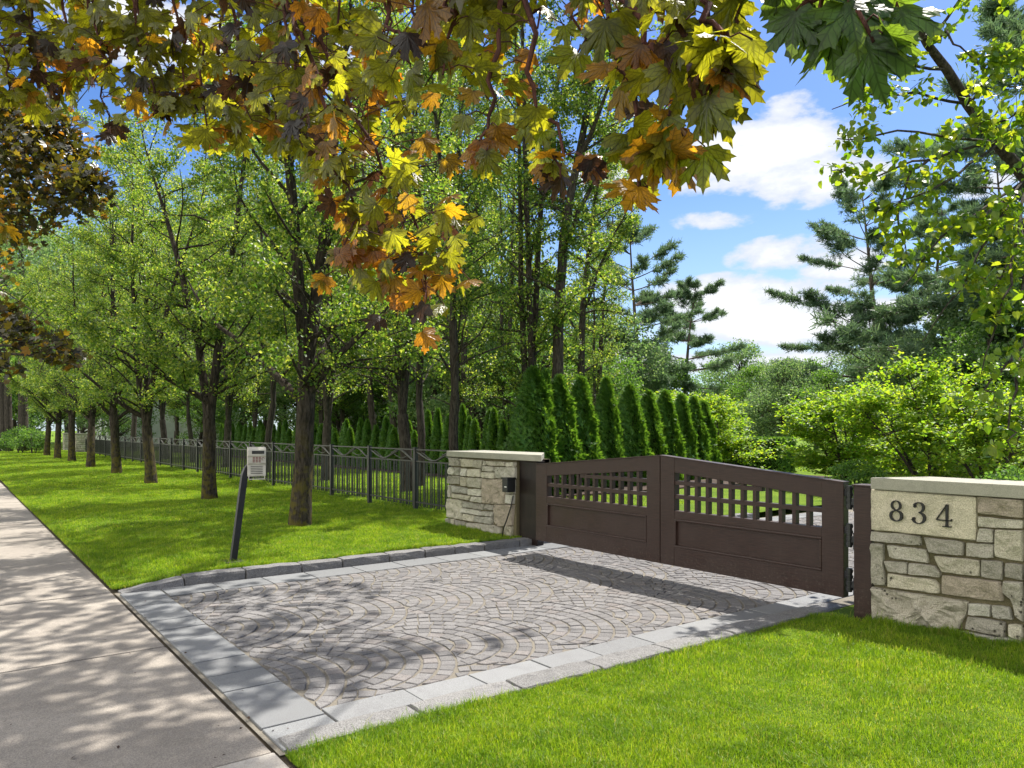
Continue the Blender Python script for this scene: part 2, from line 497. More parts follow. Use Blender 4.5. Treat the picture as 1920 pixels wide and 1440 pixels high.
def wood_mat():
    m, t, b, _ = new_mat('stained mahogany'); co = objco(t)
    mp = t.new('ShaderNodeMapping'); t.put(mp.inputs[0], co); mp.inputs['Scale'].default_value = (0.6, 6, 9)
    g = t.noise(mp.outputs[0], 14, 6, 0.6); n = t.noise(co, 2.5, 4)
    c = t.mix(t.ramp(g, 0.3, 0.7), (0.017, 0.0082, 0.0066), (0.037, 0.0175, 0.0138))
    c = t.mix(t.ramp(n, 0.4, 0.7, 0, 0.4), c, (0.042, 0.027, 0.022))
    mp2 = t.new('ShaderNodeMapping'); t.put(mp2.inputs[0], co); mp2.inputs['Scale'].default_value = (9, 9, 0.5)
    stk = t.ramp(t.noise(mp2.outputs[0], 4, 5, 0.6), 0.55, 0.8, 0, 0.35)
    c = t.mix(stk, c, (0.055, 0.038, 0.031))
    sp = t.new('ShaderNodeSeparateXYZ'); t.put(sp.inputs[0], co)
    spl = t.math('MULTIPLY', t.ramp(sp.outputs[2], 0.42, 0.15), t.ramp(t.noise(co, 34, 5, 0.7), 0.5, 0.7))
    c = t.mix(t.math('MULTIPLY', spl, 0.35), c, (0.14, 0.12, 0.10))
    t.put(b.inputs['Base Color'], c); t.put(b.inputs['Roughness'], t.ramp(n, 0.3, 0.7, 0.32, 0.55)); b.inputs['Specular IOR Level'].default_value = 0.35
    bump(t, b, g, 0.0015); return m


M['wood'] = wood_mat()
M['shaded_wood'] = simple_mat('post wood darkened as in shade', (0.012, 0.007, 0.006), 0.45, 0.3, var=0.4, bd=0.0008)  # gate post brown with its shade put into the colour
M['iron'] = simple_mat('black iron', (0.012, 0.012, 0.013), 0.38, 0.5, var=0.3, bd=0.0005)
M['steel'] = simple_mat('dark steel', (0.035, 0.036, 0.04), 0.35, 0.5, metal=0.5, var=0.3, bd=0.0008)
M['scroll'] = simple_mat('worn iron', (0.075, 0.075, 0.075), 0.35, 0.6, metal=0.6, var=0.3, bd=0.0008)
M['post_paint'] = simple_mat('grey post paint', (0.017, 0.0175, 0.020), 0.5, 0.3, var=0.2, bd=0.0005)
M['plastic'] = simple_mat('beige plastic', (0.42, 0.40, 0.345), 0.5, 0.4, var=0.15, bd=0.0003)
M['black'] = simple_mat('black plastic', (0.010, 0.010, 0.011), 0.4, 0.5, var=0.2, bd=0)
M['red_key'] = simple_mat('red keys', (0.20, 0.10, 0.085), 0.5, 0.4, var=0.1, bd=0)
M['paint_black'] = simple_mat('engraved black paint', (0.010, 0.010, 0.010), 0.5, 0.4, var=0.5, scale=40, bd=0.0008)
M['stucco'] = simple_mat('pale stucco', (0.50, 0.54, 0.50), 0.9, 0.2, var=0.1, scale=2, bd=0.003)
M['roof'] = simple_mat('grey shingles', (0.13, 0.13, 0.135), 0.9, 0.2, var=0.35, scale=6, bd=0.02, bscale=12)
M['trim'] = simple_mat('white trim', (0.70, 0.70, 0.68), 0.6, 0.3, var=0.05, bd=0)
M['glass'] = simple_mat('dark window glass', (0.02, 0.03, 0.035), 0.06, 0.6, var=0.2, bd=0)

rng = np.random.default_rng(11); R = random.Random(5)

# ------------------------------------------------------------------ the ground
X_L, X_R = -8.13, -3.65            # driveway between the kerbs
Y_W = 1.33                         # back edge of the pavement


def sstep(a, b, x):
    u = np.clip((x - a) / (b - a), 0, 1); return u * u * (3 - 2 * u)


def lawn_h(x, y):
    x = np.asarray(x, float); y = np.asarray(y, float)
    left = 0.02 + 0.075 * sstep(Y_W, Y_W + 1.1, y) - 0.03 * sstep(4.2, 6.2, y) * sstep(-11.5, -10, x) * 0
    right = -0.005 + 0.045 * sstep(Y_W, Y_W + 1.0, y) * sstep(X_R + 0.1, X_R + 1.3, x)
    h = np.where(x < -6, left, right)
    wob = 0.012 * np.sin(x * 1.3 + y * 0.7) + 0.01 * np.sin(y * 2.1 - x * 0.6)
    return h + wob * sstep(Y_W, Y_W + 0.8, y)


def grid_mesh(name, xs, ys, zf, mat, kind='structure'):
    X, Y = np.meshgrid(xs, ys); Z = zf(X, Y)
    V = np.stack([X, Y, Z], -1).reshape(-1, 3); nx, ny = len(xs), len(ys)
    i = np.arange((ny - 1) * (nx - 1)); a = (i // (nx - 1)) * nx + i % (nx - 1)
    F = np.stack([a, a + 1, a + nx + 1, a + nx], 1)
    o = link(name, mesh_from(name, V, F.ravel(), np.arange(len(F)) * 4, mat, True))
    return tag(o, kind=kind)


mb = MB(); mb.add([(-900, -900, -0.08), (900, -900, -0.08), (900, 900, -0.08), (-900, 900, -0.08)], [(0, 1, 2, 3)])
tag(mb.build('ground', M['turf']), kind='structure')
xs = np.concatenate([np.arange(-140, -40, 4.0), np.arange(-40, -20, 1.0), np.arange(-20, -8.34, 0.3), [-8.34]])
ys = np.concatenate([[Y_W], np.arange(1.36, 8, 0.25), np.arange(8, 24, 1.0), np.arange(24, 90, 6)])
grid_mesh('lawn', xs, ys, lawn_h, M['turf'])
xs = np.concatenate([[X_R + 0.005], np.arange(X_R + 0.1, 4, 0.25), np.arange(4, 90, 6)])
grid_mesh('lawn_beside_wall', xs, ys, lawn_h, M['turf'])
mb = MB(); mb.add([(-140, -9, -0.06), (90, -9, -0.06), (90, -2.6, -0.06), (-140, -2.6, -0.06)], [(0, 1, 2, 3)])
tag(mb.build('road', M['asphalt']), kind='structure')

# pavement: one slab after another, real joints
joint = [-2.3 * H - 1.43 * H * k for k in range(-3, 40)]
mb = MB(); mbn = MB()
for a, b in zip(joint[1:], joint[:-1]):
    tgt = mbn if (a > -3.75 and a < -3.5) else mb
    dz = R.uniform(-0.004, 0.004)
    tgt.box(a + 0.015, b - 0.015, -0.22, Y_W - 0.045, -0.06, 0.0 + dz + (0.012 if tgt is mbn else 0), 0.009)
tag(mb.build('pavement', M['concrete']), kind='structure'); tag(mbn.build('pavement_new_slab', M['concrete_new']), kind='structure')
mb = MB(); mb.add([(-140, -0.24, -0.018), (40, -0.24, -0.018), (40, Y_W + 0.06, -0.018), (-140, Y_W + 0.06, -0.018)], [(0, 1, 2, 3)])
tag(mb.build('pavement_bed', M['dirt']), kind='structure')
mb = MB(); mb.add([(X_L - 0.1, Y_W - 0.02, -0.007), (X_R, Y_W - 0.02, -0.007), (X_R, 15, -0.007), (X_L - 0.1, 15, -0.007)], [(0, 1, 2, 3)])
tag(mb.build('driveway_bed', M['sand']), kind='structure')


# cobbles laid in overlapping fans
def cobbles():
    mb = MB(); x0, x1 = -7.725, -4.105; y0, y1 = 1.705, 14.0
    RF, PIT, DX = 0.94, 0.82, 1.44; ringd = RF / 8
    fans = []
    for ci in range(-1, 4):
        xc = -7.74 + DX * ci
        for k in range(-3, 17): fans.append((xc, 1.59 + PIT * k + (0.41 if ci % 2 == 0 else 0.0)))
    for (fx, fy) in fans:
        lower = [(gx, gy) for gx, gy in fans if gy < fy - 0.01 and abs(gx - fx) < 2 * RF and fy - gy < 2 * RF]
        for j in range(8):
            ra, rb = ringd * j + 0.005 * (j > 0), ringd * (j + 1) - 0.005
            rm = max((ra + rb) / 2, 0.05); n = max(3, int(2 * 1.95 * rm / 0.108 + 0.5))
            ph = R.uniform(-0.4, 0.4) / n
            ang = [(-1.95 + 3.9 * (i + ph + R.uniform(-0.1, 0.1)) / n) for i in range(n + 1)]
            for i in range(n):
                q = []
                for (a, r) in ((ang[i], ra), (ang[i + 1], ra), (ang[i + 1], rb), (ang[i], rb)):
                    r2 = r + R.uniform(-0.004, 0.004)
                    q.append(Vector((fx - r2 * math.sin(a), fy + r2 * math.cos(a), 0)))
                c = sum(q, Vector()) / 4
                if any((c.x - gx) ** 2 + (c.y - gy) ** 2 < (RF - 0.03) ** 2 for gx, gy in lower): continue
                for _ in range(2):
                    for v in q:
                        for gx, gy in lower:
                            d = math.hypot(v.x - gx, v.y - gy)
                            if d < RF + 0.004:
                                m_ = (RF + 0.004) / max(d, 1e-6); v.x = gx + (v.x - gx) * m_; v.y = gy + (v.y - gy) * m_
                c = sum(q, Vector()) / 4
                if c.x < x0 - 0.02 or c.x > x1 + 0.02 or c.y < y0 - 0.02 or c.y > y1: continue
                q = [Vector((min(max(v.x, x0), x1), min(max(v.y, y0), y1), 0)) for v in q]
                c = sum(q, Vector()) / 4
                area = abs((q[2] - q[0]).cross(q[3] - q[1]).z) / 2
                if area < 0.0030: continue
                g = R.uniform(0.86, 1.12); base = Vector((0.150, 0.146, 0.146)) * g
                if R.random() < 0.14: base = Vector((0.158, 0.147, 0.143)) * g
                if R.random() < 0.15: base = Vector((0.125, 0.122, 0.124)) * g
                h = 0.001 + R.uniform(-0.003, 0.003); tl = Vector((R.uniform(-.025, .025), R.uniform(-.025, .025)))
                lo = [c + (v - c) * (1 - 0.006 / max((v - c).length, 0.02)) for v in q]
                hi = [c + (v - c) * (1 - 0.0115 / max((v - c).length, 0.03)) for v in q]
                vs = [(v.x, v.y, -0.03) for v in lo] + [(v.x, v.y, h - 0.005) for v in lo] + \
                     [(v.x, v.y, h + (v.x - c.x) * tl.x + (v.y - c.y) * tl.y) for v in hi]
                fs = [(8, 9, 10, 11)]
                for k in range(4):
                    k2 = (k + 1) % 4; fs += [(k, k2, 4 + k2, 4 + k), (4 + k, 4 + k2, 8 + k2, 8 + k)]
                mb.add(vs, fs, tuple(base))
    return tag(mb.build('driveway', M['paver'], tint=True), kind='structure')


cobbles()
# the drive bends away to the right beyond the gate
mb = MB(); pts = []
for k in range(13):
    a = k / 12 * math.radians(62); pts.append((a,))
cxx, cyy, ri, ro = 3.0, 14.0, 7.1, 10.73
vs = []; fs = []
for k, (a,) in enumerate(pts):
    for r in (ri, ro):
        vs.append((cxx - r * math.cos(a), cyy + r * math.sin(a) * 1.6, -0.004))
    if k: fs.append((2 * k - 2, 2 * k, 2 * k + 1, 2 * k - 1))
mb.add(vs, fs, (0.27, 0.25, 0.25)); tag(mb.build('driveway_bend', M['paver'], tint=True), kind='structure')


def slab_row(mb, along, a0, a1, b0, b1, ln, z, ch, jit=0.05, tone=(0.155, 0.161, 0.166), gap=0.005):
    p = a0
    while p < a1 - 0.05:
        q = min(p + ln * (1 + R.uniform(-jit, jit)), a1)
        if a1 - q < ln * 0.4: q = a1
        g = R.uniform(0.86, 1.12); c = tuple(k * g for k in tone); dz = R.uniform(-0.003, 0.003)
        if along == 'x': mb.box(p + gap, q - gap, b0 + gap, b1 - gap, -0.05, z + dz, ch, c)
        else: mb.box(b0 + gap, b1 - gap, p + gap, q - gap, -0.05, z + dz, ch, c)
        p = q


mb = MB()
slab_row(mb, 'x', X_L + 0.0, X_R - 0.02, Y_W + 0.005, 1.70, 0.345, 0.006, 0.006)
slab_row(mb, 'y', 1.705, 14, X_L, -7.73, 0.5, 0.006, 0.006, 0.2)
slab_row(mb, 'y', 1.705, 14, -4.10, -3.84, 0.52, 0.006, 0.006, 0.15, (0.175, 0.18, 0.184))
tag(mb.build('driveway_border', M['granite'], tint=True), kind='structure')


def rough_block(mb, x0, x1, y0, y1, z0, z1, col, amp=0.012, n=(3, 6, 3), taper=None):
    bm = bmesh.new(); bmesh.ops.create_cube(bm, size=1)
    bmesh.ops.subdivide_edges(bm, edges=list(bm.edges), cuts=4, use_grid_fill=True)
    sx, sy, sz = x1 - x0, y1 - y0, z1 - z0
    off = Vector((R.uniform(0, 50), R.uniform(0, 50), R.uniform(0, 50)))
    for v in bm.verts:
        u = v.co.copy()
        # soften corners
        for ax in range(3):
            o2 = [k for k in range(3) if k != ax]
            if abs(u[o2[0]]) > 0.45 and abs(u[o2[1]]) > 0.45:
                for k in o2: v.co[k] *= 1 - 0.009 / (sx, sy, sz)[k]
        p = Vector((x0 + (v.co.x + .5) * sx, y0 + (v.co.y + .5) * sy, z0 + (v.co.z + .5) * sz))
        if taper: p.z = z0 + (p.z - z0) * taper(p.y)
        d = mnoise.noise_vector(p * 11 + off) * amp * 0.7 + mnoise.noise_vector(p * 30 + off) * amp * 0.75
        p += d
        v.co = p
    mb.bm(bm, col)


mb = MB(); p = Y_W + 0.02; first = True
while p < 11:
    ln = R.uniform(0.40, 0.62); g = R.uniform(0.8, 1.15)
    rough_block(mb, X_L - 0.21, X_L - 0.005, p + 0.006, p + ln - 0.006, -0.06, 0.098 + R.uniform(-0.008, 0.008), (0.17 * g, 0.168 * g, 0.168 * g),
                taper=(lambda y, a=p, L=ln: 0.42 + 0.56 * min(1, max(0, (y - a) / L))) if first else None)
    p += ln; first = False
p = Y_W + 0.02
while p < 6.0:
    ln = R.uniform(0.55, 0.8); g = R.uniform(0.9, 1.12)
    rough_block(mb, -3.836, X_R + 0.02, p + 0.008, p + ln - 0.008, -0.06, 0.022 + R.uniform(-0.004, 0.006), (0.205 * g, 0.203 * g, 0.20 * g), 0.007)
    p += ln
tag(mb.build('granite_kerb', M['rough_granite'], smooth=False, tint=True), kind='structure')
mb = MB(); mb.add([(X_L - 0.4, 6.0, lawn_h(-9, 6.0) + 0.01), (X_L - 0.2, 6.0, 0.13), (X_L - 0.2, 7.4, 0.13), (X_L - 0.4, 7.4, 0.13)], [(0, 1, 2, 3)])
# planting bed under the hedge
mb = MB(); mb.box(-60, -13.6, 12.2, 14.0, 0.02, 0.145); mb.box(-14.2, -12.6, 10.2, 22, 0.02, 0.14)
tag(mb.build('mulch_bed', M['mulch']), kind='structure')

# ------------------------------------------------------------------ stone walls
def stone_block(mb, poly, Y, depth, amp, col):
    """poly: points (x,z) on the wall plane; a rock-faced block standing out towards -Y"""
    n = len(poly); c = Vector((sum(p[0] for p in poly) / n, sum(p[1] for p in poly) / n))
    per = []
    for i in range(n):
        a, b = Vector(poly[i]), Vector(poly[(i + 1) % n]); k = max(2, int((b - a).length / 0.035))
        for j in range(k):
            per.append(a.lerp(b, j / k))
    m = len(per); off = Vector((R.uniform(0, 90), R.uniform(0, 90), 0))
    # round the corners and roughen the outline
    per2 = []
    for i in range(m):
        p = per[i] * 0.84 + (per[i - 1] + per[(i + 1) % m]) * 0.08
        w = mnoise.noise_vector(Vector((p.x * 14, p.y * 14, 0)) + off) * 0.006
        per2.append(p + Vector((w.x, w.y)))
    rings = [(1.03, 0.0), (1.015, 0.7), (0.97, 1.0), (0.90, 1.05), (0.78, 1.05), (0.66, 1.05), (0.52, 1.05), (0.40, 1.05), (0.28, 1.05), (0.17, 1.05), (0.08, 1.05)]
    vs = []; fs = []
    for t, d in rings:
        for p in per2:
            q = c + (p - c) * t
            if d > 0.9:
                nz = mnoise.fractal(Vector((q.x * 7, q.y * 7, 0)) + off, 0.9, 2.0, 5) * amp
                y = Y - depth * d - max(-depth * 0.6, nz)
            else:
                y = Y - depth * d
            vs.append((q.x, y, q.y))
    for r in range(len(rings) - 1):
        for i in range(m):
            i2 = (i + 1) % m
            fs.append((r * m + i, r * m + i2, (r + 1) * m + i2, (r + 1) * m + i))
    vs.append((c.x, Y - depth * 1.05 - mnoise.fractal(Vector((c.x * 7, c.y * 7, 0)) + off, 0.9, 2.0, 5) * amp, c.y))
    for i in range(m):
        fs.append(((len(rings) - 1) * m + i, (len(rings) - 1) * m + (i + 1) % m, len(vs) - 1))
    mb.add(vs, fs, col)


def stone_col(warm=0.0):
    g = R.uniform(0.74, 1.14)
    a = Vector((0.45, 0.418, 0.325)).lerp(Vector((0.43, 0.42, 0.37)), R.random())
    if R.random() < 0.28: a = Vector((0.37, 0.35, 0.295))
    if R.random() < 0.07: a = Vector((0.42, 0.365, 0.29))
    return tuple(a * g)


RIGHT_STONES = """308 150 1085 205 1080 530 308 450;1098 205 1440 225 1440 365 1100 330;1105 355 1440 380 1440 445 1110 430;1110 440 1215 450 1218 545 1100 540
1232 450 1440 460 1440 690 1228 650;303 462 672 500 672 570 303 535;697 510 995 540 993 648 735 620;1018 550 1218 560 1218 665 1018 650
303 552 402 560 395 700 412 865 310 858;420 565 715 600 728 705 445 655;405 685 568 695 572 782 425 765;583 700 780 720 822 775 815 805 583 785
770 645 1115 680 1118 800 830 765;1130 678 1285 690 1288 830 1128 800;1305 700 1440 715 1440 830 1305 805;430 780 775 825 812 870 810 930 430 880
835 790 1275 840 1285 990 835 930;1290 835 1440 845 1440 1140 1385 1100 1350 970 1285 920;310 880 1022 990 1015 1060 925 1230 315 1165
1032 1000 1195 1012 1200 1105 1030 1085;1212 1015 1340 1030 1370 1125 1212 1110;1025 1100 1305 1140 1310 1255 1005 1195;1335 1150 1440 1165 1440 1280 1335 1250
960 1205 1440 1280 1440 1400 960 1330 925 1260"""
LEFT_STONES = """155 235 285 245 285 335 155 330;292 250 440 262 425 345 300 345;445 265 548 270 535 370 440 345;555 275 595 278 590 330 550 325;605 278 815 290 815 335 605 330
828 292 930 295 925 348 828 340;150 350 212 352 205 438 148 435;220 352 280 358 275 445 220 440;288 365 360 370 355 455 288 450;372 372 515 375 520 470 370 455
540 335 695 350 692 402 540 395;528 408 690 415 688 482 528 470;702 348 930 352 928 488 700 478;140 450 278 455 275 550 138 540;285 462 360 468 355 572 283 560
367 470 537 482 533 598 362 575;545 488 822 500 808 785 722 785 540 765;835 500 925 500 920 660 830 660;180 565 360 595 358 662 182 640;138 560 175 562 175 705 135 700
368 605 533 610 528 690 372 675;182 655 400 685 385 738 180 705;415 695 533 702 530 768 405 745;128 720 305 740 300 965 122 930;312 750 432 770 430 830 310 820
442 772 562 785 557 850 440 835;575 785 672 795 668 855 570 850;303 830 512 858 500 915 303 875;518 865 670 875 665 932 512 912;682 790 910 795 890 1035 725 1045 682 985
820 670 915 670 910 780 815 775;315 890 448 920 440 990 310 965;455 925 665 938 660 1022 452 990;118 945 160 950 155 1090 105 1090;168 955 215 960 212 1100 165 1100
222 970 350 995 350 1058 222 1050;222 1068 355 1085 352 1160 220 1150;360 1000 665 1030 755 1060 750 1270 360 1200;800 1045 895 1045 890 1180 800 1160;770 1190 890 1190 890 1290 765 1290"""


def parse(txt, ox, oy, sc):
    out = []
    for s_ in txt.replace('\n', ';').split(';'):
        k = list(map(float, s_.split()))
        out.append([(ox + k[i] / sc, oy + k[i + 1] / sc) for i in range(0, len(k), 2)])
    return out


def ashlar(mb, x0, x1, z0, z1, Y, depth=0.03, amp=0.03, flip=None):
    """random-coursed rubble for faces that have no traced stones"""
    z = z0
    while z < z1 - 0.03:
        h = min(R.choice((0.10, 0.13, 0.17, 0.22)), z1 - z)
        if z1 - z - h < 0.06: h = z1 - z
        x = x0
        while x < x1 - 0.02:
            w = R.uniform(0.14, 0.42)
            if x1 - x - w < 0.12: w = x1 - x
            e = 0.008
            stone_block(mb, [(x + e, z + e), (x + w - e, z + e), (x + w - e, z + h - e), (x + e, z + h - e)], Y, depth, amp, stone_col())
            x += w
        z += h


def digit_strokes(ch):
    """strokes: list of (x, y, half width) in a 0..0.66 by 0..1 box"""
    def ell(cx, cy, rx, ry, a0, a1, w0, w1, n=26):
        o = []
        for i in range(n + 1):
            a = math.radians(a0 + (a1 - a0) * i / n)
            sw = abs(math.cos(a)) ** 1.4
            o.append((cx + rx * math.cos(a), cy + ry * math.sin(a), w0 + (w1 - w0) * sw))
        return o
    if ch == '8':
        return [ell(.33, .75, .19, .205, 0, 360, .022, .055), ell(.33, .275, .245, .235, 0, 360, .022, .062)]
    if ch == '3':
        return [ell(.30, .745, .20, .215, 160, -85, .020, .060), ell(.29, .275, .255, .24, 88, -165, .020, .066),
                ell(.135, .78, .03, .03, 0, 360, .035, .035, 10), ell(.085, .235, .032, .032, 0, 360, .037, .037, 10)]
    return [[(.46, .02, .055), (.46, .98, .055)], [(.46, .98, .02), (.03, .30, .02)], [(.03, .285, .026), (.66, .285, .026)],
            [(.28, .018, .022), (.64, .018, .022)], [(.63, .285, .026), (.655, .36, .012)]]


def build_digit(ch, x, zb, hgt, Y, parent):
    mb = MB(); y0, y1 = Y - 0.006, Y + 0.03
    for s_ in digit_strokes(ch):
        n = len(s_); L = []; Rr = []
        for i in range(n):
            a = Vector(s_[max(i - 1, 0)][:2]); b = Vector(s_[min(i + 1, n - 1)][:2]); d = (b - a).normalized(); nn = Vector((-d.y, d.x))
            p = Vector(s_[i][:2]); w = s_[i][2] * 0.86; L.append(p + nn * w); Rr.append(p - nn * w)
        vs = []
        for yy in (y0, y1):
            vs += [(x + p.x * hgt, yy, zb + p.y * hgt) for p in L] + [(x + p.x * hgt, yy, zb + p.y * hgt) for p in Rr]
        fs = []
        for i in range(n - 1):
            fs += [(i, i + 1, n + i + 1, n + i), (2 * n + i + 1, 2 * n + i, 3 * n + i, 3 * n + i + 1),
                   (i + 1, i, 2 * n + i, 2 * n + i + 1), (n + i, n + i + 1, 3 * n + i + 1, 3 * n + i)]
        fs += [(0, n, 3 * n, 2 * n), (n - 1, 2 * n - 1 + 2 * n - n, 4 * n - 1, 2 * n - 1)]
        fs[-1] = (n - 1, 3 * n - 1, 4 * n - 1, 2 * n - 1)
        mb.add(vs, fs)
    return mb.build('house_number', M['paint_black'], parent)


def cap_poly(mb, pts, z0, z1):
    mb.prism(pts, 'z', z0, z1, 0.006)


# right-hand wing wall
YR = 6.08; xr0, xr1 = -3.165, 5.0
w = thing('stone_wall', 'long pale limestone wing wall carrying the black house number, right of the gate', 'stone wall', (xr0, YR, 0))
OFFR = Vector((-xr0, -YR, 0))


def local(mb, off):
    mb.v = [(a[0] + off[0], a[1] + off[1], a[2] + off[2]) for a in mb.v]; return mb


mb = MB(); mb.prism([(xr0 + 0.01, YR), (xr1, YR), (xr1, 6.50), (-2.96, 6.50)], 'z', -0.05, 1.112)
local(mb, OFFR).build('mortar_core', M['mortar'], w)
polys = parse(RIGHT_STONES, 1560, 880, 4.0)
mb = MB(); edge_x = None
for i, p in enumerate(polys):
    P2 = []
    for (a, b) in p:
        q = wall_pt(a, b, YR); P2.append((q.x, min(q.z, 1.108)))
    P2 = P2[::-1]
    big = (i == 18)
    target = MB() if i == 0 else mb
    col = (0.50, 0.46, 0.355) if i == 0 else stone_col()
    if big: col = (0.42, 0.39, 0.32)
    stone_block(target, P2, YR + 0.004, 0.040 if i else 0.034, (0.010 if i == 0 else 0.075 if big else 0.026), col)
    if i == 0:
        numstone = local(target, OFFR).build('number_stone', M['smooth_limestone'], w, tint=True)
    if i == 3: pass
xe = wall_pt(1920, 1000, YR).x
ashlar(mb, xe + 0.01, xr1, -0.02, 1.105, YR + 0.004)
local(mb, OFFR).build('stone_face', M['limestone'], w, tint=True)
mb = MB(); cap_poly(mb, [(xr0 + 0.005, YR - 0.055), (xr1, YR - 0.055), (xr1, 6.55), (-2.93, 6.55)], 1.113, 1.207)
local(mb, OFFR).build('coping', M['coping'], w)
for ch, (px0, px1, pyt, pyb) in zip('834', ((1668, 1697, 936, 977), (1711, 1740, 939.5, 981.5), (1756, 1790, 943.5, 986))):
    a = wall_pt(px0, pyb, YR - 0.03); b = wall_pt(px1, pyb, YR - 0.03); tpt = wall_pt(px0, pyt, YR - 0.03)
    build_digit(ch, a.x - xr0, a.z, tpt.z - a.z, -0.044, numstone)

# left-hand pillar wall
YL = 6.40; xl0, xl1 = -10.17, -8.43
w = thing('stone_pillar', 'short pale limestone wall with flat grey coping between fence and gate', 'stone wall', (xl0, YL, 0))
OFFL = Vector((-xl0, -YL, 0))
mb = MB(); mb.box(xl0 + 0.03, xl1, YL, 7.02, -0.05, 1.168); mb.prism([(xl1, 6.62), (-8.16, 6.62), (-8.64, 7.0), (xl1, 7.0)], 'z', -0.05, 1.166)
local(mb, OFFL).build('mortar_core', M['mortar'], w)
mb = MB()
for p in parse(LEFT_STONES, 820, 820, 6.26):
    P2 = []
    for (a, b) in p:
        q = wall_pt(a, b, YL); P2.append((q.x, min(q.z, 1.164)))
    stone_block(mb, P2[::-1], YL + 0.004, 0.042, 0.032, stone_col())
local(mb, OFFL).build('stone_face', M['limestone'], w, tint=True)
mb = MB(); cap_poly(mb, [(xl0 - 0.02, YL - 0.06), (-7.80, YL - 0.06), (-8.62, 7.06), (xl0 - 0.02, 7.06)], 1.17, 1.257)
local(mb, OFFL).build('coping', M['coping'], w)

# ------------------------------------------------------------------ gate
YG = 6.11; TH = 0.085
ZB, Z_END, Z_MID = 0.165, 1.14, 1.312


def gate_leaf(x0, x1, hinge_left, name, label):
    """x0 < x1; the tall edge is where the two leaves meet"""
    zl, zr = (Z_END, Z_MID) if hinge_left else (Z_MID, Z_END)
    def zt(x): return zl + (zr - zl) * (x - x0) / (x1 - x0)
    root = thing('gate_leaf', label, 'gate', (x0, YG, 0))
    off = Vector((-x0, -YG, 0)); st = 0.175
    ox0, ox1 = x0 + (0.22 if hinge_left else 0.19), x1 - (0.19 if hinge_left else 0.20)
    y0, y1 = YG, YG + TH
    mb = MB(); ch = 0.004
    mb.prism([(x0, ZB), (ox0, ZB), (ox0, zt(ox0)), (x0, zt(x0))], 'y', y0, y1, ch)
    mb.prism([(ox1, ZB), (x1, ZB), (x1, zt(x1)), (ox1, zt(ox1))], 'y', y0, y1, ch)
    e = 0.002
    tr = 0.15
    mb.prism([(ox0, zt(ox0) - tr), (ox1, zt(ox1) - tr), (ox1, zt(ox1)), (ox0, zt(ox0))], 'y', y0 + e, y1 - e, ch)
    mb.box(ox0, ox1, y0 + e, y1 - e, 0.66, 0.745, ch)
    mb.box(ox0, ox1, y0 + e, y1 - e, ZB, 0.36, ch)
    local(mb, off).build('frame', M['wood'], root)
    # sloping cap board
    mb = MB(); mb.prism([(x0 - 0.004, zt(x0)), (x1 + 0.004, zt(x1)), (x1 + 0.004, zt(x1) + 0.014), (x0 - 0.004, zt(x0) + 0.014)], 'y', y0 - 0.006, y1 + 0.006, 0.003)
    local(mb, off).build('cap_board', M['wood'], root)
    mb = MB(); n = 12; pitch = (ox1 - ox0) / n; bw = 0.036
    for i in range(1, n):
        xc = ox0 + pitch * i
        mb.prism([(xc - bw / 2, 0.745), (xc + bw / 2, 0.745), (xc + bw / 2, zt(xc + bw / 2) - tr), (xc - bw / 2, zt(xc - bw / 2) - tr)], 'y', y0 + 0.014, y1 - 0.014)
    for zc in (0.893, 1.038):
        xa, xb = ox0, ox1
        if zc + 0.02 > zt(ox0) - tr: xa = ox0 + (zc + 0.02 - (zt(ox0) - tr)) / ((zr - zl) / (x1 - x0))
        if zc + 0.02 > zt(ox1) - tr: xb = ox0 + (zc + 0.02 - (zt(ox0) - tr)) / ((zr - zl) / (x1 - x0))
        mb.box(xa, xb, y0 + 0.0115, y1 - 0.0165, zc - 0.021, zc + 0.021)
    local(mb, off).build('lattice', M['wood'], root)
    mb = MB(); mb.box(ox0, ox1, y0 + 0.024, y1 - 0.025, 0.36, 0.66)
    p = local(mb, off).build('lower_panel', M['wood'], root)
    mb = MB(); mw = 0.024; a, b, c_, d_ = ox0, ox1, 0.36, 0.66
    for (u0, u1, v0, v1) in ((a, b, c_, c_ + mw), (a, b, d_ - mw, d_), (a, a + mw, c_ + mw, d_ - mw), (b - mw, b, c_ + mw, d_ - mw)):
        mb.box(u0, u1, y0 - 0.006, y0 + 0.0295, v0, v1, 0.008)
    local(mb, off).build('moulding', M['wood'], p)
    return root


gate_leaf(-7.63, -5.508, True, 'left', 'dark brown wooden gate leaf with lattice, hung on the post beside the short pillar')
gate_leaf(-5.498, -3.44, False, 'right', 'dark brown wooden gate leaf with lattice, hung beside the number wall')


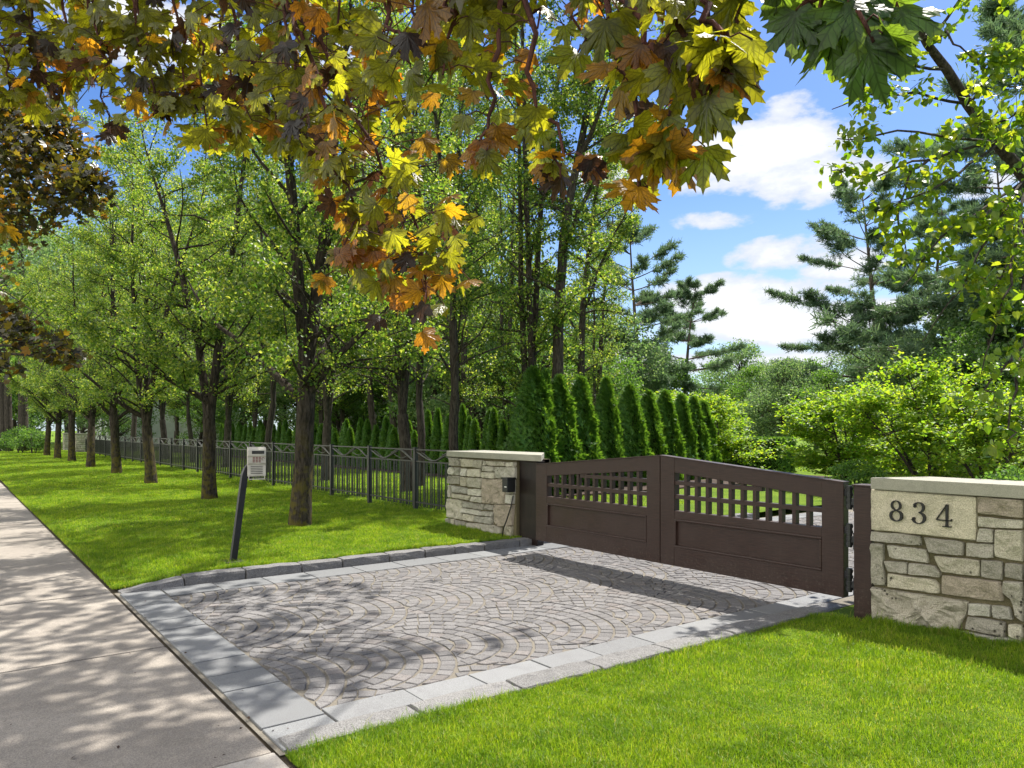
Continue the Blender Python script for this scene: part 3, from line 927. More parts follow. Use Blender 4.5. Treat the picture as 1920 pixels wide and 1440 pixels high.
def gate_post(x0, x1, y0, y1, ztop, label, hinge_x, hinge_side):
    root = thing('gate_post', label, 'gate post', (x0, y0, 0))
    mb = MB(); mb.box(0, x1 - x0, 0, y1 - y0, -0.05, ztop, 0.006); mb.build('post_body', M['shaded_wood' if hinge_side > 0 else 'wood'], root)  # left post body takes the wood colour darkened for shade
    mb = MB(); mb.box(-0.012, x1 - x0 + 0.012, -0.012, y1 - y0 + 0.012, ztop, ztop + 0.014, 0.004); mb.build('post_cap', M['wood'], root)
    for zc in ((0.32, 0.70, 1.02) if hinge_side < 0 else (0.34, 0.68, 1.0)):
        m2 = MB(); xx = hinge_x - x0; yy = 0.055
        if hinge_side < 0:
            m2.tube([(xx, yy, zc - 0.10), (xx, yy, zc + 0.10)], 0.024, 12)
            for k in range(4): m2.tube([(xx, yy, zc - 0.085 + k * 0.05), (xx, yy, zc - 0.06 + k * 0.05)], 0.03, 12)
            m2.box(xx, 0.0, yy - 0.012, yy + 0.012, zc - 0.06, zc - 0.005, 0.003)
            m2.box(-0.012, 0.0, yy - 0.045, yy + 0.045, zc - 0.11, zc + 0.03, 0.003)
            m2.box(xx - 0.055, xx, yy - 0.012, yy + 0.012, zc + 0.01, zc + 0.07, 0.003)
        else:
            m2.tube([(xx, yy, zc - 0.09), (xx, yy, zc + 0.09)], 0.020, 12)
            for k in range(3): m2.tube([(xx, yy, zc - 0.07 + k * 0.055), (xx, yy, zc - 0.045 + k * 0.055)], 0.026, 12)
            m2.box(xx - 0.03, xx + 0.05, yy - 0.01, yy + 0.01, zc - 0.05, zc + 0.05, 0.003)
        m2.build('hinge', M['steel'], root, smooth=False)
    if hinge_side > 0:
        m2 = MB(); m2.box(x1 - x0, x1 - x0 + 0.012, 0.02, y1 - y0 - 0.02, 0.06, ztop - 0.03, 0.003)
        m2.build('hinge_plate', M['steel'], root)
    return root


gate_post(-3.332, -3.178, 6.08, 6.24, 1.125, 'dark brown square post with black hinges against the number wall', -3.40, -1)
gate_post(-8.41, -8.02, 6.44, 6.56, 1.150, 'dark brown post with black hinge plate beside the short pillar', -7.96, 1)
# hinge stile plates on the right leaf edge are part of the hinges above

# black control box with its cable, fixed to the pillar
bx = wall_pt(957, 909, 6.33)
root = thing('junction_box', 'small black box with a hanging cable fixed to the short pillar', 'control box', (bx.x, 6.30, bx.z))
mb = MB(); mb.box(-0.065, 0.06, -0.07, 0.075, -0.10, 0.085, 0.012); mb.build('housing', M['black'], root)
mb = MB(); mb.box(-0.075, 0.07, -0.08, 0.08, 0.085, 0.105, 0.006); mb.build('lid', M['black'], root)
mb = MB(); mb.box(0.0, 0.045, -0.076, -0.07, -0.03, -0.018); mb.build('badge', M['trim'], root)
mb = MB()
cp = [(935 + 27, 930), (958, 950), (950, 975), (945, 988), (942, 1000), (943, 1012), (950, 1019), (962, 1022)]
pts = [wall_pt(a, b, 6.33) - Vector((bx.x, 6.30, bx.z)) for a, b in cp]
mb.tube(pts, 0.009, 6); mb.build('cable', M['black'], root, smooth=True)

# ------------------------------------------------------------------ entry keypad
kb = ground_pt(437, 1053, 0.10)
root = thing('keypad_pedestal', 'beige intercom keypad on a leaning dark grey post in the lawn', 'keypad', tuple(kb))
mb = MB(); wv = 0.033
spine = [(0, 0, -0.1), (0.0, 0, 0.0), (0.015, 0.04, 0.35), (0.03, 0.08, 0.70), (0.045, 0.112, 0.98), (0.05, 0.14, 1.06), (0.05, 0.19, 1.12), (0.05, 0.23, 1.14)]
rows = []
for i, p in enumerate(spine):
    a = Vector(spine[max(i - 1, 0)]); b = Vector(spine[min(i + 1, len(spine) - 1)]); d = (b - a).normalized()
    nn = Vector((d.z, 0, -d.x)); c = Vector(p)
    rows.append([c - nn * wv + Vector((0, -wv, 0)), c + nn * wv + Vector((0, -wv, 0)), c + nn * wv + Vector((0, wv, 0)), c - nn * wv + Vector((0, wv, 0))])
vs = [q for r_ in rows for q in r_]; fs = [(3, 2, 1, 0)]
for i in range(len(rows) - 1):
    for k in range(4):
        k2 = (k + 1) % 4; fs.append((i * 4 + k, i * 4 + k2, i * 4 + 4 + k2, i * 4 + 4 + k))
fs.append(tuple(range(len(vs) - 4, len(vs)))); mb.add(vs, fs)
mb.build('post', M['post_paint'], root)
mb = MB(); mb.box(-0.12, 0.12, -0.10, 0.10, -0.06, 0.012, 0.004); mb.build('base_plate', M['post_paint'], root)
# the head: its front looks along +X, turned a little towards the pavement
mb = MB()
prof = [(-0.02, 0.0), (0.055, 0.0), (0.062, 0.02), (0.062, 0.15), (0.085, 0.165), (0.085, 0.245), (0.10, 0.262), (0.10, 0.335), (0.082, 0.365), (-0.02, 0.372), (-0.045, 0.34), (-0.045, 0.03)]
mb.prism([(a, b) for a, b in prof], 'y', -0.098, 0.098, 0.006)
housing = mb.build('housing', M['plastic'], root, loc=(0.085, 0.235, 0.965)); housing.rotation_euler = (0, 0, math.radians(-14)); housing.scale = (0.95, 1, 0.90)
mb = MB(); mb.box(0.0995, 0.104, -0.055, 0.078, 0.285, 0.325, 0.003); mb.build('display', M['black'], housing)
for r_ in range(4):
    for c_ in range(3):
        mb = MB(); y = -0.045 + c_ * 0.032; z = 0.178 + r_ * 0.019
        mb.box(0.0845, 0.089, y, y + 0.024, z, z + 0.014, 0.002); mb.build('key', M['red_key'], housing)
mb = MB(); mb.tube([(0.088, 0.068 + 0.014 * math.cos(a), 0.222 + 0.018 * math.sin(a)) for a in [k * math.pi / 6 for k in range(10)]], 0.003, 6); mb.build('call_symbol', M['red_key'], housing)
mb = MB()
for k in range(5): mb.box(0.0615, 0.0655, -0.065, 0.065, 0.035 + k * 0.022, 0.042 + k * 0.022)
mb.build('speaker_grille', M['black'], housing)
mb = MB(); mb.tube([(0.05, -0.085, 0.01), (0.06, -0.085, -0.035), (0.06, 0.085, -0.035), (0.05, 0.085, 0.01)], 0.007, 8); mb.build('handle', M['plastic'], housing)

# ------------------------------------------------------------------ iron fence
YF = 6.95; PITCH = 1.9
def fence_panel(x1):
    """mesh for one bay running from x=0 to x=-PITCH"""
    mb = MB(); zt, z2, zb = 1.14, 0.925, 0.17
    for z in (zt, z2, zb): mb.box(-PITCH, 0, -0.018, 0.018, z - 0.012, z + 0.012)
    x = -0.10; k = 0
    while x > -PITCH + 0.06:
        mb.box(x - 0.008, x + 0.008, -0.008, 0.008, 0.10, z2); k += 1
        x -= (0.05, 0.125, 0.075)[k % 3]
    return mb


panel_mesh = fence_panel(0).build('picket_panel', M['iron'])
sc = MB()
L = PITCH - 0.1
def wave(u0, u1, z0, amp, ph, per, r=0.011, sgn=1):
    return [(-(0.06 + L * (u0 + (u1 - u0) * i / 20)), 0.0, z0 + amp * math.sin(ph + per * 2 * math.pi * i / 20)) for i in range(21)]
sc.tube(wave(0.0, 0.62, 1.03, 0.095, -1.2, 0.85), 0.017, 6)
sc.tube(wave(0.35, 1.0, 1.03, 0.08, 2.2, 0.8), 0.017, 6)
sc.tube(wave(0.15, 0.5, 1.03, -0.06, 0.3, 0.6), 0.009, 6)
sc.tube(wave(0.55, 0.9, 1.02, -0.07, 0.6, 0.6), 0.009, 6)
scroll_obj = sc.build('scroll', M['scroll'], smooth=True)
pm = MB(); pm.box(-0.036, 0.036, -0.036, 0.036, -0.1, 1.165, 0.004); pm.box(-0.041, 0.041, -0.041, 0.041, 1.165, 1.18, 0.003)
post_obj = pm.build('post', M['iron'])
fz = float(lawn_h(-20, YF)) - 0.01
fence = thing('iron_fence', 'black wrought iron fence with scroll work along the lawn', 'fence', (-10.3, YF, fz))
NP = 23
for i in range(NP):
    p = panel_mesh if i == 0 else panel_mesh.copy()
    if i: COL.objects.link(p)
    s_ = scroll_obj if i == 0 else scroll_obj.copy()
    if i: COL.objects.link(s_)
    p.parent = fence; p.location = (-(1.95 + PITCH * (i - 1)), 0, 0); s_.parent = p
    q = post_obj if i == 0 else post_obj.copy()
    if i: COL.objects.link(q)
    q.parent = fence; q.location = (-(1.95 + PITCH * (i - 1)), 0, 0)
FENCE_END = -10.3 - 1.95 - PITCH * (NP - 1)

# two far pillars and a further house front
def far_pillar(x, y, label):
    t_ = thing('gate_pillar', label, 'pillar', (x, y, 0.05))
    mb = MB(); mb.box(-0.42, 0.42, 0.0, 0.8, -0.1, 1.2); mb.build('mortar_core', M['mortar'], t_)
    mb = MB(); ashlar(mb, -0.43, 0.43, 0.0, 1.2, 0.0)
    front = mb; side = MB(); ashlar(side, 0.0, 0.8, 0.0, 1.2, 0.0)
    front.add([(0.42 - v[1], v[0], v[2]) for v in side.v], side.f); front.c[-len(side.c):] = side.c
    front.build('stone_face', M['limestone'], t_, tint=True)
    mb = MB(); mb.box(-0.50, 0.50, -0.08, 0.88, 1.2, 1.29, 0.008); mb.build('coping', M['coping'], t_)


far_pillar(-56.5, 6.7, 'far pale stone pillar at the end of the iron fence, nearer of the pair')
far_pillar(-62.5, 6.7, 'far pale stone pillar beyond the iron fence, farther of the pair')


def house(name, label, x0, x1, y0, y1, h, rise, arched=False, cat='house'):
    t_ = thing(name, label, cat, ((x0 + x1) / 2, y0, 0))
    cx = (x0 + x1) / 2; x0 -= cx; x1 -= cx; y1 -= y0
    mb = MB(); mb.box(x0, x1, 0, y1, -0.1, h); mb.build('wall', M['stucco'], t_)
    mb = MB(); o = 0.7
    ym = y1 / 2
    mb.add([(x0 - o, -o, h), (x1 + o, -o, h), (x1 + o, y1 + o, h), (x0 - o, y1 + o, h), (x0 + ym * 0.8, ym, h + rise), (x1 - ym * 0.8, ym, h + rise),
            (x0 - o, -o, h - 0.25), (x1 + o, -o, h - 0.25), (x1 + o, y1 + o, h - 0.25), (x0 - o, y1 + o, h - 0.25)],
           [(0, 1, 5, 4), (1, 2, 5), (2, 3, 4, 5), (3, 0, 4), (0, 6, 7, 1), (1, 7, 8, 2), (2, 8, 9, 3), (3, 9, 6, 0), (9, 8, 7, 6)])
    mb.build('roof', M['roof'], t_)
    n = int((x1 - x0) / 3.6)
    for z0 in ((1.0, 4.0) if h > 5.5 else (1.0,)):
        for i in range(n):
            xc = x0 + (i + 0.5) * (x1 - x0) / n
            mb = MB(); wd, ht = 0.6, 1.6
            pts = [(xc - wd, z0), (xc + wd, z0), (xc + wd, z0 + ht)]
            if arched: pts += [(xc + wd * math.cos(a), z0 + ht + wd * math.sin(a)) for a in [k * math.pi / 8 for k in range(1, 8)]]
            pts += [(xc - wd, z0 + ht)]
            fr = MB(); fr.prism([(xc + (p[0] - xc) * 1.16, z0 + 0.8 + (p[1] - z0 - 0.8) * 1.1) for p in pts], 'y', -0.06, 0.0)
            f_ = fr.build('window', M['trim'], t_)
            mb.prism(pts, 'y', -0.075, -0.06); mb.build('pane', M['glass'], f_)
    return t_


house('house', 'pale stucco house with a grey hip roof glimpsed behind the hedge', -66, -40, 27, 38, 6.6, 3.0)
house('house', 'pale house with arched windows far behind the end pillars', -96, -72, 11.5, 22, 6.4, 2.6, True)

# ------------------------------------------------------------------ vegetation
DIAMOND = (np.array([(0, 0, 0), (0.30, 0.45, 0.05), (0, 1, -0.04), (-0.30, 0.45, 0.05)]), [(0, 1, 2, 3)])
OVAL = (np.array([(0, 0, 0), (0.24, 0.2, 0.04), (0.33, 0.48, 0.06), (0.2, 0.8, 0.02), (0, 1.02, -0.08), (-0.2, 0.8, 0.02), (-0.33, 0.48, 0.06), (-0.24, 0.2, 0.04), (0, 0.5, -0.02)]),
        [(0, 1, 2, 8), (8, 2, 3, 4), (0, 8, 6, 7), (8, 4, 5, 6)])
HEART = (np.array([(0, 0, 0), (0.22, -0.07, 0.03), (0.44, 0.10, 0.05), (0.46, 0.38, 0.04), (0.28, 0.70, -0.02), (0, 1.0, -0.14), (-0.28, 0.70, -0.02), (-0.46, 0.38, 0.04),
                   (-0.44, 0.10, 0.05), (-0.22, -0.07, 0.03), (0, 0.42, -0.03)]),
         [(0, 1, 2, 10), (10, 2, 3), (10, 3, 4, 5), (0, 10, 8, 9), (10, 7, 8), (10, 5, 6, 7)])
LOBED = (np.array([(0, 0, 0), (0.3, -0.08, 0), (0.55, 0.2, 0.02), (0.36, 0.36, 0), (0.55, 0.72, 0), (0.18, 0.6, 0), (0, 1, -0.06), (-0.18, 0.6, 0), (-0.55, 0.72, 0), (-0.36, 0.36, 0), (-0.55, 0.2, 0.02), (-0.3, -0.08, 0)]),
         [(0, 1, 2, 3), (0, 3, 4, 5), (0, 5, 6, 7), (0, 7, 8, 9), (0, 9, 10, 11)])


def unit(a):
    return a / np.maximum(np.linalg.norm(a, axis=-1, keepdims=True), 1e-9)


def leaves_geo(pos, size, shape, rg, up=0.35, axis=None, axis_w=0.0, normal=None, normal_w=0.0):
    n = len(pos); SV, SF = shape
    nr = rg.normal(size=(n, 3)); nr[:, 2] = np.abs(nr[:, 2]) * 0.6 + up
    if normal is not None: nr = unit(nr) * (1 - normal_w) + np.asarray(normal) * normal_w
    nr = unit(nr); ax = rg.normal(size=(n, 3))
    if axis is not None: ax = unit(ax) * (1 - axis_w) + np.asarray(axis) * axis_w
    ax = unit(ax - nr * np.sum(ax * nr, 1, keepdims=True)); bx_ = np.cross(ax, nr)
    s_ = (np.ones(n) * size)[:, None, None]
    V = pos[:, None, :] + s_ * (SV[None, :, 0:1] * bx_[:, None] + SV[None, :, 1:2] * ax[:, None] + SV[None, :, 2:3] * nr[:, None])
    k = len(SV); base = np.arange(n)[:, None] * k
    lens = [len(f) for f in SF]; flat = np.array([i for f in SF for i in f])
    idx = (base + flat[None]).ravel(); per = sum(lens)
    st = (np.arange(n)[:, None] * per + np.concatenate([[0], np.cumsum(lens)[:-1]])[None]).ravel()
    return V.reshape(-1, 3), idx, st


def leaf_obj(name, pos, size, shape, mat, rg, parent=None, **kw):
    V, i, st = leaves_geo(np.asarray(pos, float), size, shape, rg, **kw)
    return link(name, mesh_from(name, V, i, st, mat), parent)


def bent(rg, p0, d0, length, n, wob=0.1, lift=0.0):
    """a wandering polyline"""
    pts = [np.array(p0, float)]; d = np.array(d0, float); d /= np.linalg.norm(d); s_ = length / n
    for i in range(n):
        d = d + rg.normal(size=3) * wob + np.array((0, 0, lift)); d /= np.linalg.norm(d); pts.append(pts[-1] + d * s_)
    return np.array(pts)


def along(pl, t):
    n = len(pl) - 1; f = min(max(t, 0), 0.9999) * n; i = int(f); return pl[i] + (pl[i + 1] - pl[i]) * (f - i)


def pear_tree(seed, Ht, leads, fork, r0, spread, nleaf, lsize=0.07, side_len=1.6, limbs=(), low=None, lean=(0, 0), gap=0.0, shape=OVAL):
    """upright multi-stemmed tree; returns (trunk builder, leaf positions, sizes)"""
    rg = np.random.default_rng(seed); mb = MB()
    base = bent(rg, (0, 0, -0.05), (lean[0], lean[1], 1), fork + 0.05, 5, 0.03)
    rad = [r0 * (1.28 if i == 0 else 1.08 if i == 1 else 1.0 - 0.02 * i) for i in range(6)]
    mb.tube(base, rad, 14, cap=False)
    top = base[-1]; anchors = []; wts = []
    stems = []
    a0 = rg.uniform(0, 6.28)
    for k in range(leads):
        az = a0 + 6.283 * k / leads + rg.normal() * 0.2
        out = spread * rg.uniform(0.75, 1.2) if leads > 1 else 0.02
        d = np.array((math.cos(az) * out, math.sin(az) * out, 1.0))
        hh = (Ht - fork) * (1.0 if k == 0 else rg.uniform(0.75, 0.97))
        st_ = bent(rg, top - np.array((0, 0, 0.12)), d, hh, 12, 0.035, 0.03)
        rr = r0 * (0.92 if leads == 1 else 0.72 if leads == 2 else 0.62)
        R_ = [max(0.012, rr * (1 - 0.93 * (i / 12)) ** 0.9) for i in range(13)]
        mb.tube(st_, R_, 9, cap=False); stems.append((st_, R_, hh))
    for (az, h, ln, up_) in limbs:           # big low limbs reaching out
        p0 = base[-1] * (h / fork) if h < fork else along(stems[0][0], (h - fork) / stems[0][2])
        l = bent(rg, p0, (math.cos(az), math.sin(az), up_), ln, 8, 0.09, 0.05)
        R_ = [0.075 * (1 - 0.85 * i / 8) for i in range(9)]; mb.tube(l, R_, 7, cap=False); stems.append((l, R_, ln * 0.8))
    for (st_, R_, hh) in stems:
        nb = max(6, int(hh * 3.4))
        for j in range(nb):
            t = 0.06 + 0.92 * (j + rg.uniform(-.3, .3)) / nb; t = min(max(t, 0.02), 0.98)
            p = along(st_, t)
            if low and p[2] < low: continue
            ln = side_len * rg.uniform(0.5, 1.2) * (0.35 + 0.9 * math.sin(math.pi * min(1, 0.18 + 0.8 * (p[2] / Ht))))
            az = rg.uniform(0, 6.283)
            b = bent(rg, p, (math.cos(az), math.sin(az), rg.uniform(0.25, 0.9)), ln, 5, 0.16, 0.03)
            rb = R_[min(int(t * 12), len(R_) - 1)] * 0.32 + 0.004
            mb.tube(b, [rb * (1 - 0.8 * i / 5) + 0.002 for i in range(6)], 5, cap=False)
            for q in np.linspace(0.15, 1, 7): anchors.append(along(b, q)); wts.append(0.7 + q)
            for _ in range(3):
                q = rg.uniform(0.2, 0.95); p2 = along(b, q); az2 = az + rg.normal() * 0.9
                tw = bent(rg, p2, (math.cos(az2), math.sin(az2), rg.uniform(-0.1, 0.8)), ln * rg.uniform(0.25, 0.5), 3, 0.2)
                mb.tube(tw, [0.005, 0.004, 0.003, 0.002], 3, cap=False)
                for q in (0.4, 0.7, 1): anchors.append(along(tw, q)); wts.append(1.3)
    A = np.array(anchors); w_ = np.array(wts)
    # open some windows through the crown
    c = rg.uniform(0.6, 1.5, len(A)); w_ = w_ * c
    keep = np.array([mnoise.noise(Vector(a * 0.9) + Vector((seed, 0, 0))) for a in A]) > -0.28 - (0 if gap == 0 else -gap)
    A = A[keep]; w_ = w_[keep]; w_ /= w_.sum()
    sel = rg.choice(len(A), max(200, int(len(A) * 0.55)), replace=False); A = A[sel]; w_ = w_[sel] / w_[sel].sum()
    ids = rg.choice(len(A), nleaf, p=w_)
    pos = A[ids] + rg.normal(size=(nleaf, 3)) * np.array((0.10, 0.10, 0.075))
    pos[:, 2] = np.maximum(pos[:, 2], 0.4)
    return mb, pos, lsize * rg.uniform(0.65, 1.25, nleaf), rg


def make_tree(name, label, cat, group, mats, *a, **k):
    root = thing(name, label, cat, (0, 0, 0), 0, group)
    sh = k.get('shape', OVAL)
    mb, pos, sz, rg = pear_tree(*a, **k)
    mb.build('trunk', mats[0], root, smooth=True)
    leaf_obj('crown', pos, sz, sh, mats[1], rg, root, up=0.3)
    return root


ORD = ['first', 'second', 'third', 'fourth', 'fifth', 'sixth', 'seventh', 'eighth', 'ninth', 'tenth', 'eleventh', 'twelfth']
# the row on the lawn
row = [(562, 988), (393, 936), (283, 905), (219, 888), (170, 876), (135, 866), (108, 860), (88, 855)]
grp = 'pear trees in a row on the lawn'
p1 = make_tree('pear_tree', 'nearest pear tree on the lawn, thick single trunk right of the keypad', 'tree', grp, (M['bark'], M['pear']),
               21, 10.5, 2, 2.55, 0.150, 0.15, 40000, lsize=0.058, side_len=1.65, limbs=((-2.55, 1.9, 3.6, 0.75), (0.55, 2.0, 2.2, 0.8), (2.2, 2.3, 2.6, 0.8)), low=2.0)
p2 = make_tree('pear_tree', 'second pear tree on the lawn, forking into two leaning stems left of the keypad', 'tree', grp, (M['bark'], M['pear']),
               34, 10.5, 2, 1.75, 0.142, 0.20, 40000, lsize=0.058, side_len=1.65, limbs=((-2.2, 2.2, 3.0, 0.7),), low=2.0)
p3 = make_tree('pear_tree', 'third pear tree on the lawn, splitting low into three upright stems', 'tree', grp, (M['bark'], M['pear']),
               47, 11.0, 3, 1.65, 0.15, 0.13, 38000, lsize=0.060, side_len=1.65, limbs=((-1.9, 2.0, 3.0, 0.6),), low=1.9)
prot = [p1, p2, p3]
for i, (px, py) in enumerate(row):
    g = ground_pt(px, py, 0.09); z = float(lawn_h(g.x, g.y)) - 0.02
    if i < 3:
        prot[i].location = (g.x, g.y, z)
        prot[i].rotation_euler = (0, 0, (0.0, 0.5, 0.2)[i])
    else:
        dup(prot[(i * 2) % 3], (g.x, g.y, z), 1.3 * i + 0.4, 1.0 + 0.05 * ((i * 7) % 3 - 1), '%s pear tree on the lawn counting from the driveway' % ORD[i])
# second row behind the fence
grp2 = 'pear trees behind the iron fence'
q1 = make_tree('pear_tree', 'pear tree behind the fence, nearest the short stone pillar, slim twin stems', 'tree', grp2, (M['bark_plain'], M['pear']),
               61, 12.5, 2, 2.3, 0.11, 0.08, 16000, lsize=0.066, side_len=1.5, low=2.2, gap=0.06)
q2 = make_tree('pear_tree', 'stout pear tree behind the fence, forked into three heavy stems', 'tree', grp2, (M['bark_plain'], M['pear']),
               78, 13.0, 3, 1.9, 0.15, 0.11, 16000, lsize=0.066, side_len=1.6, low=2.2, gap=0.06)
XB = [(-8.75, 5.6), (-10.1, 5.6), (-10.95, 6.3), (-13.2, 5.6), (-16.4, 5.6), (-19.4, 5.6), (-22.6, 5.6), (-26, 5.6), (-29.5, 5.6)]
for i, (a, b) in enumerate(XB):
    x, y = a * H, b * H; z = float(lawn_h(x, y)) - 0.02
    if i < 2:
        t_ = (q1, q2)[i]; t_.location = (x, y, z); t_.rotation_euler = (0, 0, 0.8 + i)
    else:
        dup((q1, q2)[i % 2], (x, y, z), 2.1 * i, 1.0 + 0.06 * ((i * 5) % 3 - 1),
            '%s pear tree behind the iron fence counting leftwards from the stone pillar' % ORD[i])
# tall slim trees behind the arborvitae
grp3 = 'tall slim trees behind the arborvitae'
t1 = make_tree('tall_tree', 'tall slim tree with dark twin stems rising behind the largest arborvitae', 'tree', grp3, (M['bark_plain'], M['pear']),
               91, 17, 3, 1.2, 0.15, 0.035, 24000, lsize=0.07, side_len=1.2, low=1.5, gap=0.02)
t2 = make_tree('tall_tree', 'tall slim straight tree right of the twin stemmed one, branch leaning right', 'tree', grp3, (M['bark_plain'], M['pear']),
               104, 16, 1, 3.0, 0.15, 0.03, 24000, lsize=0.07, side_len=1.5, low=1.5, limbs=((0.9, 6.0, 4.5, 1.3), (-0.5, 8, 3.0, 1.2)), gap=0.02)
g = depth_pt(992, 800, 18.5); t1.location = (g.x, g.y, 0.05)
g = depth_pt(1032, 800, 18.0); t2.location = (g.x, g.y, 0.05); t2.rotation_euler = (0, 0, 0.35)
more = [(865, 31, 0, 1.2), (905, 37, 1, 1.3), (820, 39, 1, 1.4), (1085, 24, 1, 0.9), (1120, 27, 0, 0.72), (780, 43, 0, 1.4), (700, 46, 1, 1.4), (640, 48, 0, 1.35), (560, 50, 1, 1.35),
        (480, 44, 0, 1.2), (400, 46, 1, 1.2), (330, 50, 0, 1.2), (250, 52, 1, 1.2), (740, 42, 1, 1.35), (600, 46, 0, 1.3), (950, 35, 0, 1.25)]
names3 = ['slim tall tree seen just left of the short stone pillar', 'slim tall tree standing between the twin stemmed tree and the pillar tree', 'slim tall tree farther back above the hedge beside the stone pillar',
          'slim tall tree at the right edge of the tall clump', 'shortest slim tree at the open sky edge of the clump']
for i, (px, zc, k, s_) in enumerate(more):
    g = depth_pt(px, 800, zc)
    lb = names3[i] if i < len(names3) else 'slim tall woodland tree far behind the fence and hedge'
    dup((t1, t2)[k], (g.x, g.y, 0.05), 1.7 * i + 0.3, s_, lb, grp3 if i < 5 else 'slim woodland trees far behind the hedge')


# ---- leafy background trees
def round_tree(seed, Ht, Rw, nleaf, lsize, lmat, clumps=26, base=0.25, name='tree', label='', cat='tree', group=None, stems=1, flat=1.0, r0=0.16, shape=DIAMOND, up=0.3):
    rg = np.random.default_rng(seed); root = thing(name, label, cat, (0, 0, 0), 0, group); mb = MB()
    P = []; ends = []
    for k in range(clumps):
        u = rg.uniform(0, 1) ** 0.8; z = Ht * (base + (1 - base) * u)
        prof = math.sin(math.pi * (0.22 + 0.72 * u)) ** 0.8
        a = rg.uniform(0, 6.283); r = Rw * prof * math.sqrt(rg.uniform(0.1, 1))
        ends.append(np.array((r * math.cos(a), r * math.sin(a), z)))
    for s_ in range(stems):
        a = s_ * 6.283 / stems + 0.4; sp = 0 if stems == 1 else 0.18
        tr = bent(rg, (0.1 * math.cos(a) * (stems > 1), 0.1 * math.sin(a) * (stems > 1), -0.05), (sp * math.cos(a), sp * math.sin(a), 1), Ht * 0.85, 8, 0.05)
        rr = r0 / math.sqrt(stems); mb.tube(tr, [rr * (1.15 - i / 8.4) for i in range(9)], 8, cap=False)
        for e in ends[s_::stems]:
            t = min(0.9, max(0.12, (e[2] / (Ht * 0.85)) - 0.18 * rg.uniform(0.5, 1.4))); p = along(tr, t)
            mid = (p + e) / 2 + np.array((0, 0, 0.06 * Ht * (1 if flat == 1 else 0.3))); q = [p, mid * 0.7 + p * 0.3, mid, e]
            mb.tube(q, [rr * 0.3, rr * 0.22, rr * 0.15, 0.008], 5, cap=False)
    for e in ends:
        k = nleaf // clumps; cr = Rw * rg.uniform(0.26, 0.5) * (26 / clumps) ** 0.3
        o = rg.normal(size=(k, 3)); o = unit(o) * (rg.uniform(0.15, 1, (k, 1)) ** 0.45) * cr
        o[:, 2] *= 0.62 * flat
        P.append(e + o)
    P = np.concatenate(P); P = P[P[:, 2] > 0.15]
    mb.build('trunk', M['bark_plain'], root, smooth=True)
    leaf_obj('crown', P, lsize * rg.uniform(0.6, 1.25, len(P)), shape, lmat, rg, root, up=up)
    return root


def shoot_tree(seed, Ht, Rw, label):
    rg = np.random.default_rng(seed); root = thing('dogwood_tree', label, 'tree', (0, 0, 0), 0, 'bright dogwoods beyond the gate'); mb = MB(); P = []
    for k in range(5):
        az = k * 1.257 + rg.normal() * 0.2; tilt = rg.uniform(0.1, 0.45) if k else 0.05
        st = bent(rg, (0.08 * math.cos(az), 0.08 * math.sin(az), -0.05), (math.cos(az) * tilt, math.sin(az) * tilt, 1), Ht * rg.uniform(0.75, 0.95), 8, 0.06)
        mb.tube(st, [0.055 * (1.1 - i / 8.5) for i in range(9)], 7, cap=False)
        for j in range(15):
            t = rg.uniform(0.12, 1.0); p = along(st, t); a2 = rg.uniform(0, 6.283); ln = Rw * rg.uniform(0.45, 0.95) * (1.15 - 0.75 * t)
            b = bent(rg, p, (math.cos(a2), math.sin(a2), 0.12 + 0.5 * t), ln, 5, 0.12, 0.02); mb.tube(b, [0.02, 0.016, 0.012, 0.009, 0.006, 0.003], 4, cap=False)
            for _ in range(9):
                q = along(b, rg.uniform(0.2, 1.0)); a3 = a2 + rg.normal() * 0.8
                sh = bent(rg, q, (math.cos(a3), math.sin(a3), rg.uniform(0.0, 0.9)), rg.uniform(0.3, 0.75), 3, 0.15); mb.tube(sh, [0.006, 0.005, 0.004, 0.002], 3, cap=False)
                m_ = 22; P.append(np.array([along(sh, u) for u in rg.uniform(0.1, 1.05, m_)]) + rg.normal(size=(m_, 3)) * np.array((0.085, 0.085, 0.03)))
        for j in range(4):          # upright leading shoots
            q = along(st, rg.uniform(0.85, 1)); sh = bent(rg, q, (rg.normal() * 0.3, rg.normal() * 0.3, 1), rg.uniform(0.4, 0.9), 3, 0.1); mb.tube(sh, [0.007, 0.005, 0.004, 0.002], 3, cap=False)
            P.append(np.array([along(sh, u) for u in rg.uniform(0.1, 1, 22)]) + rg.normal(size=(22, 3)) * 0.07)
    P = np.concatenate(P); P = P[P[:, 2] > 0.3]
    mb.build('trunk', M['bark_plain'], root, smooth=True)
    leaf_obj('crown', P, 0.105 * rg.uniform(0.6, 1.25, len(P)), OVAL, M['dogwood'], rg, root, up=0.9)
    return root


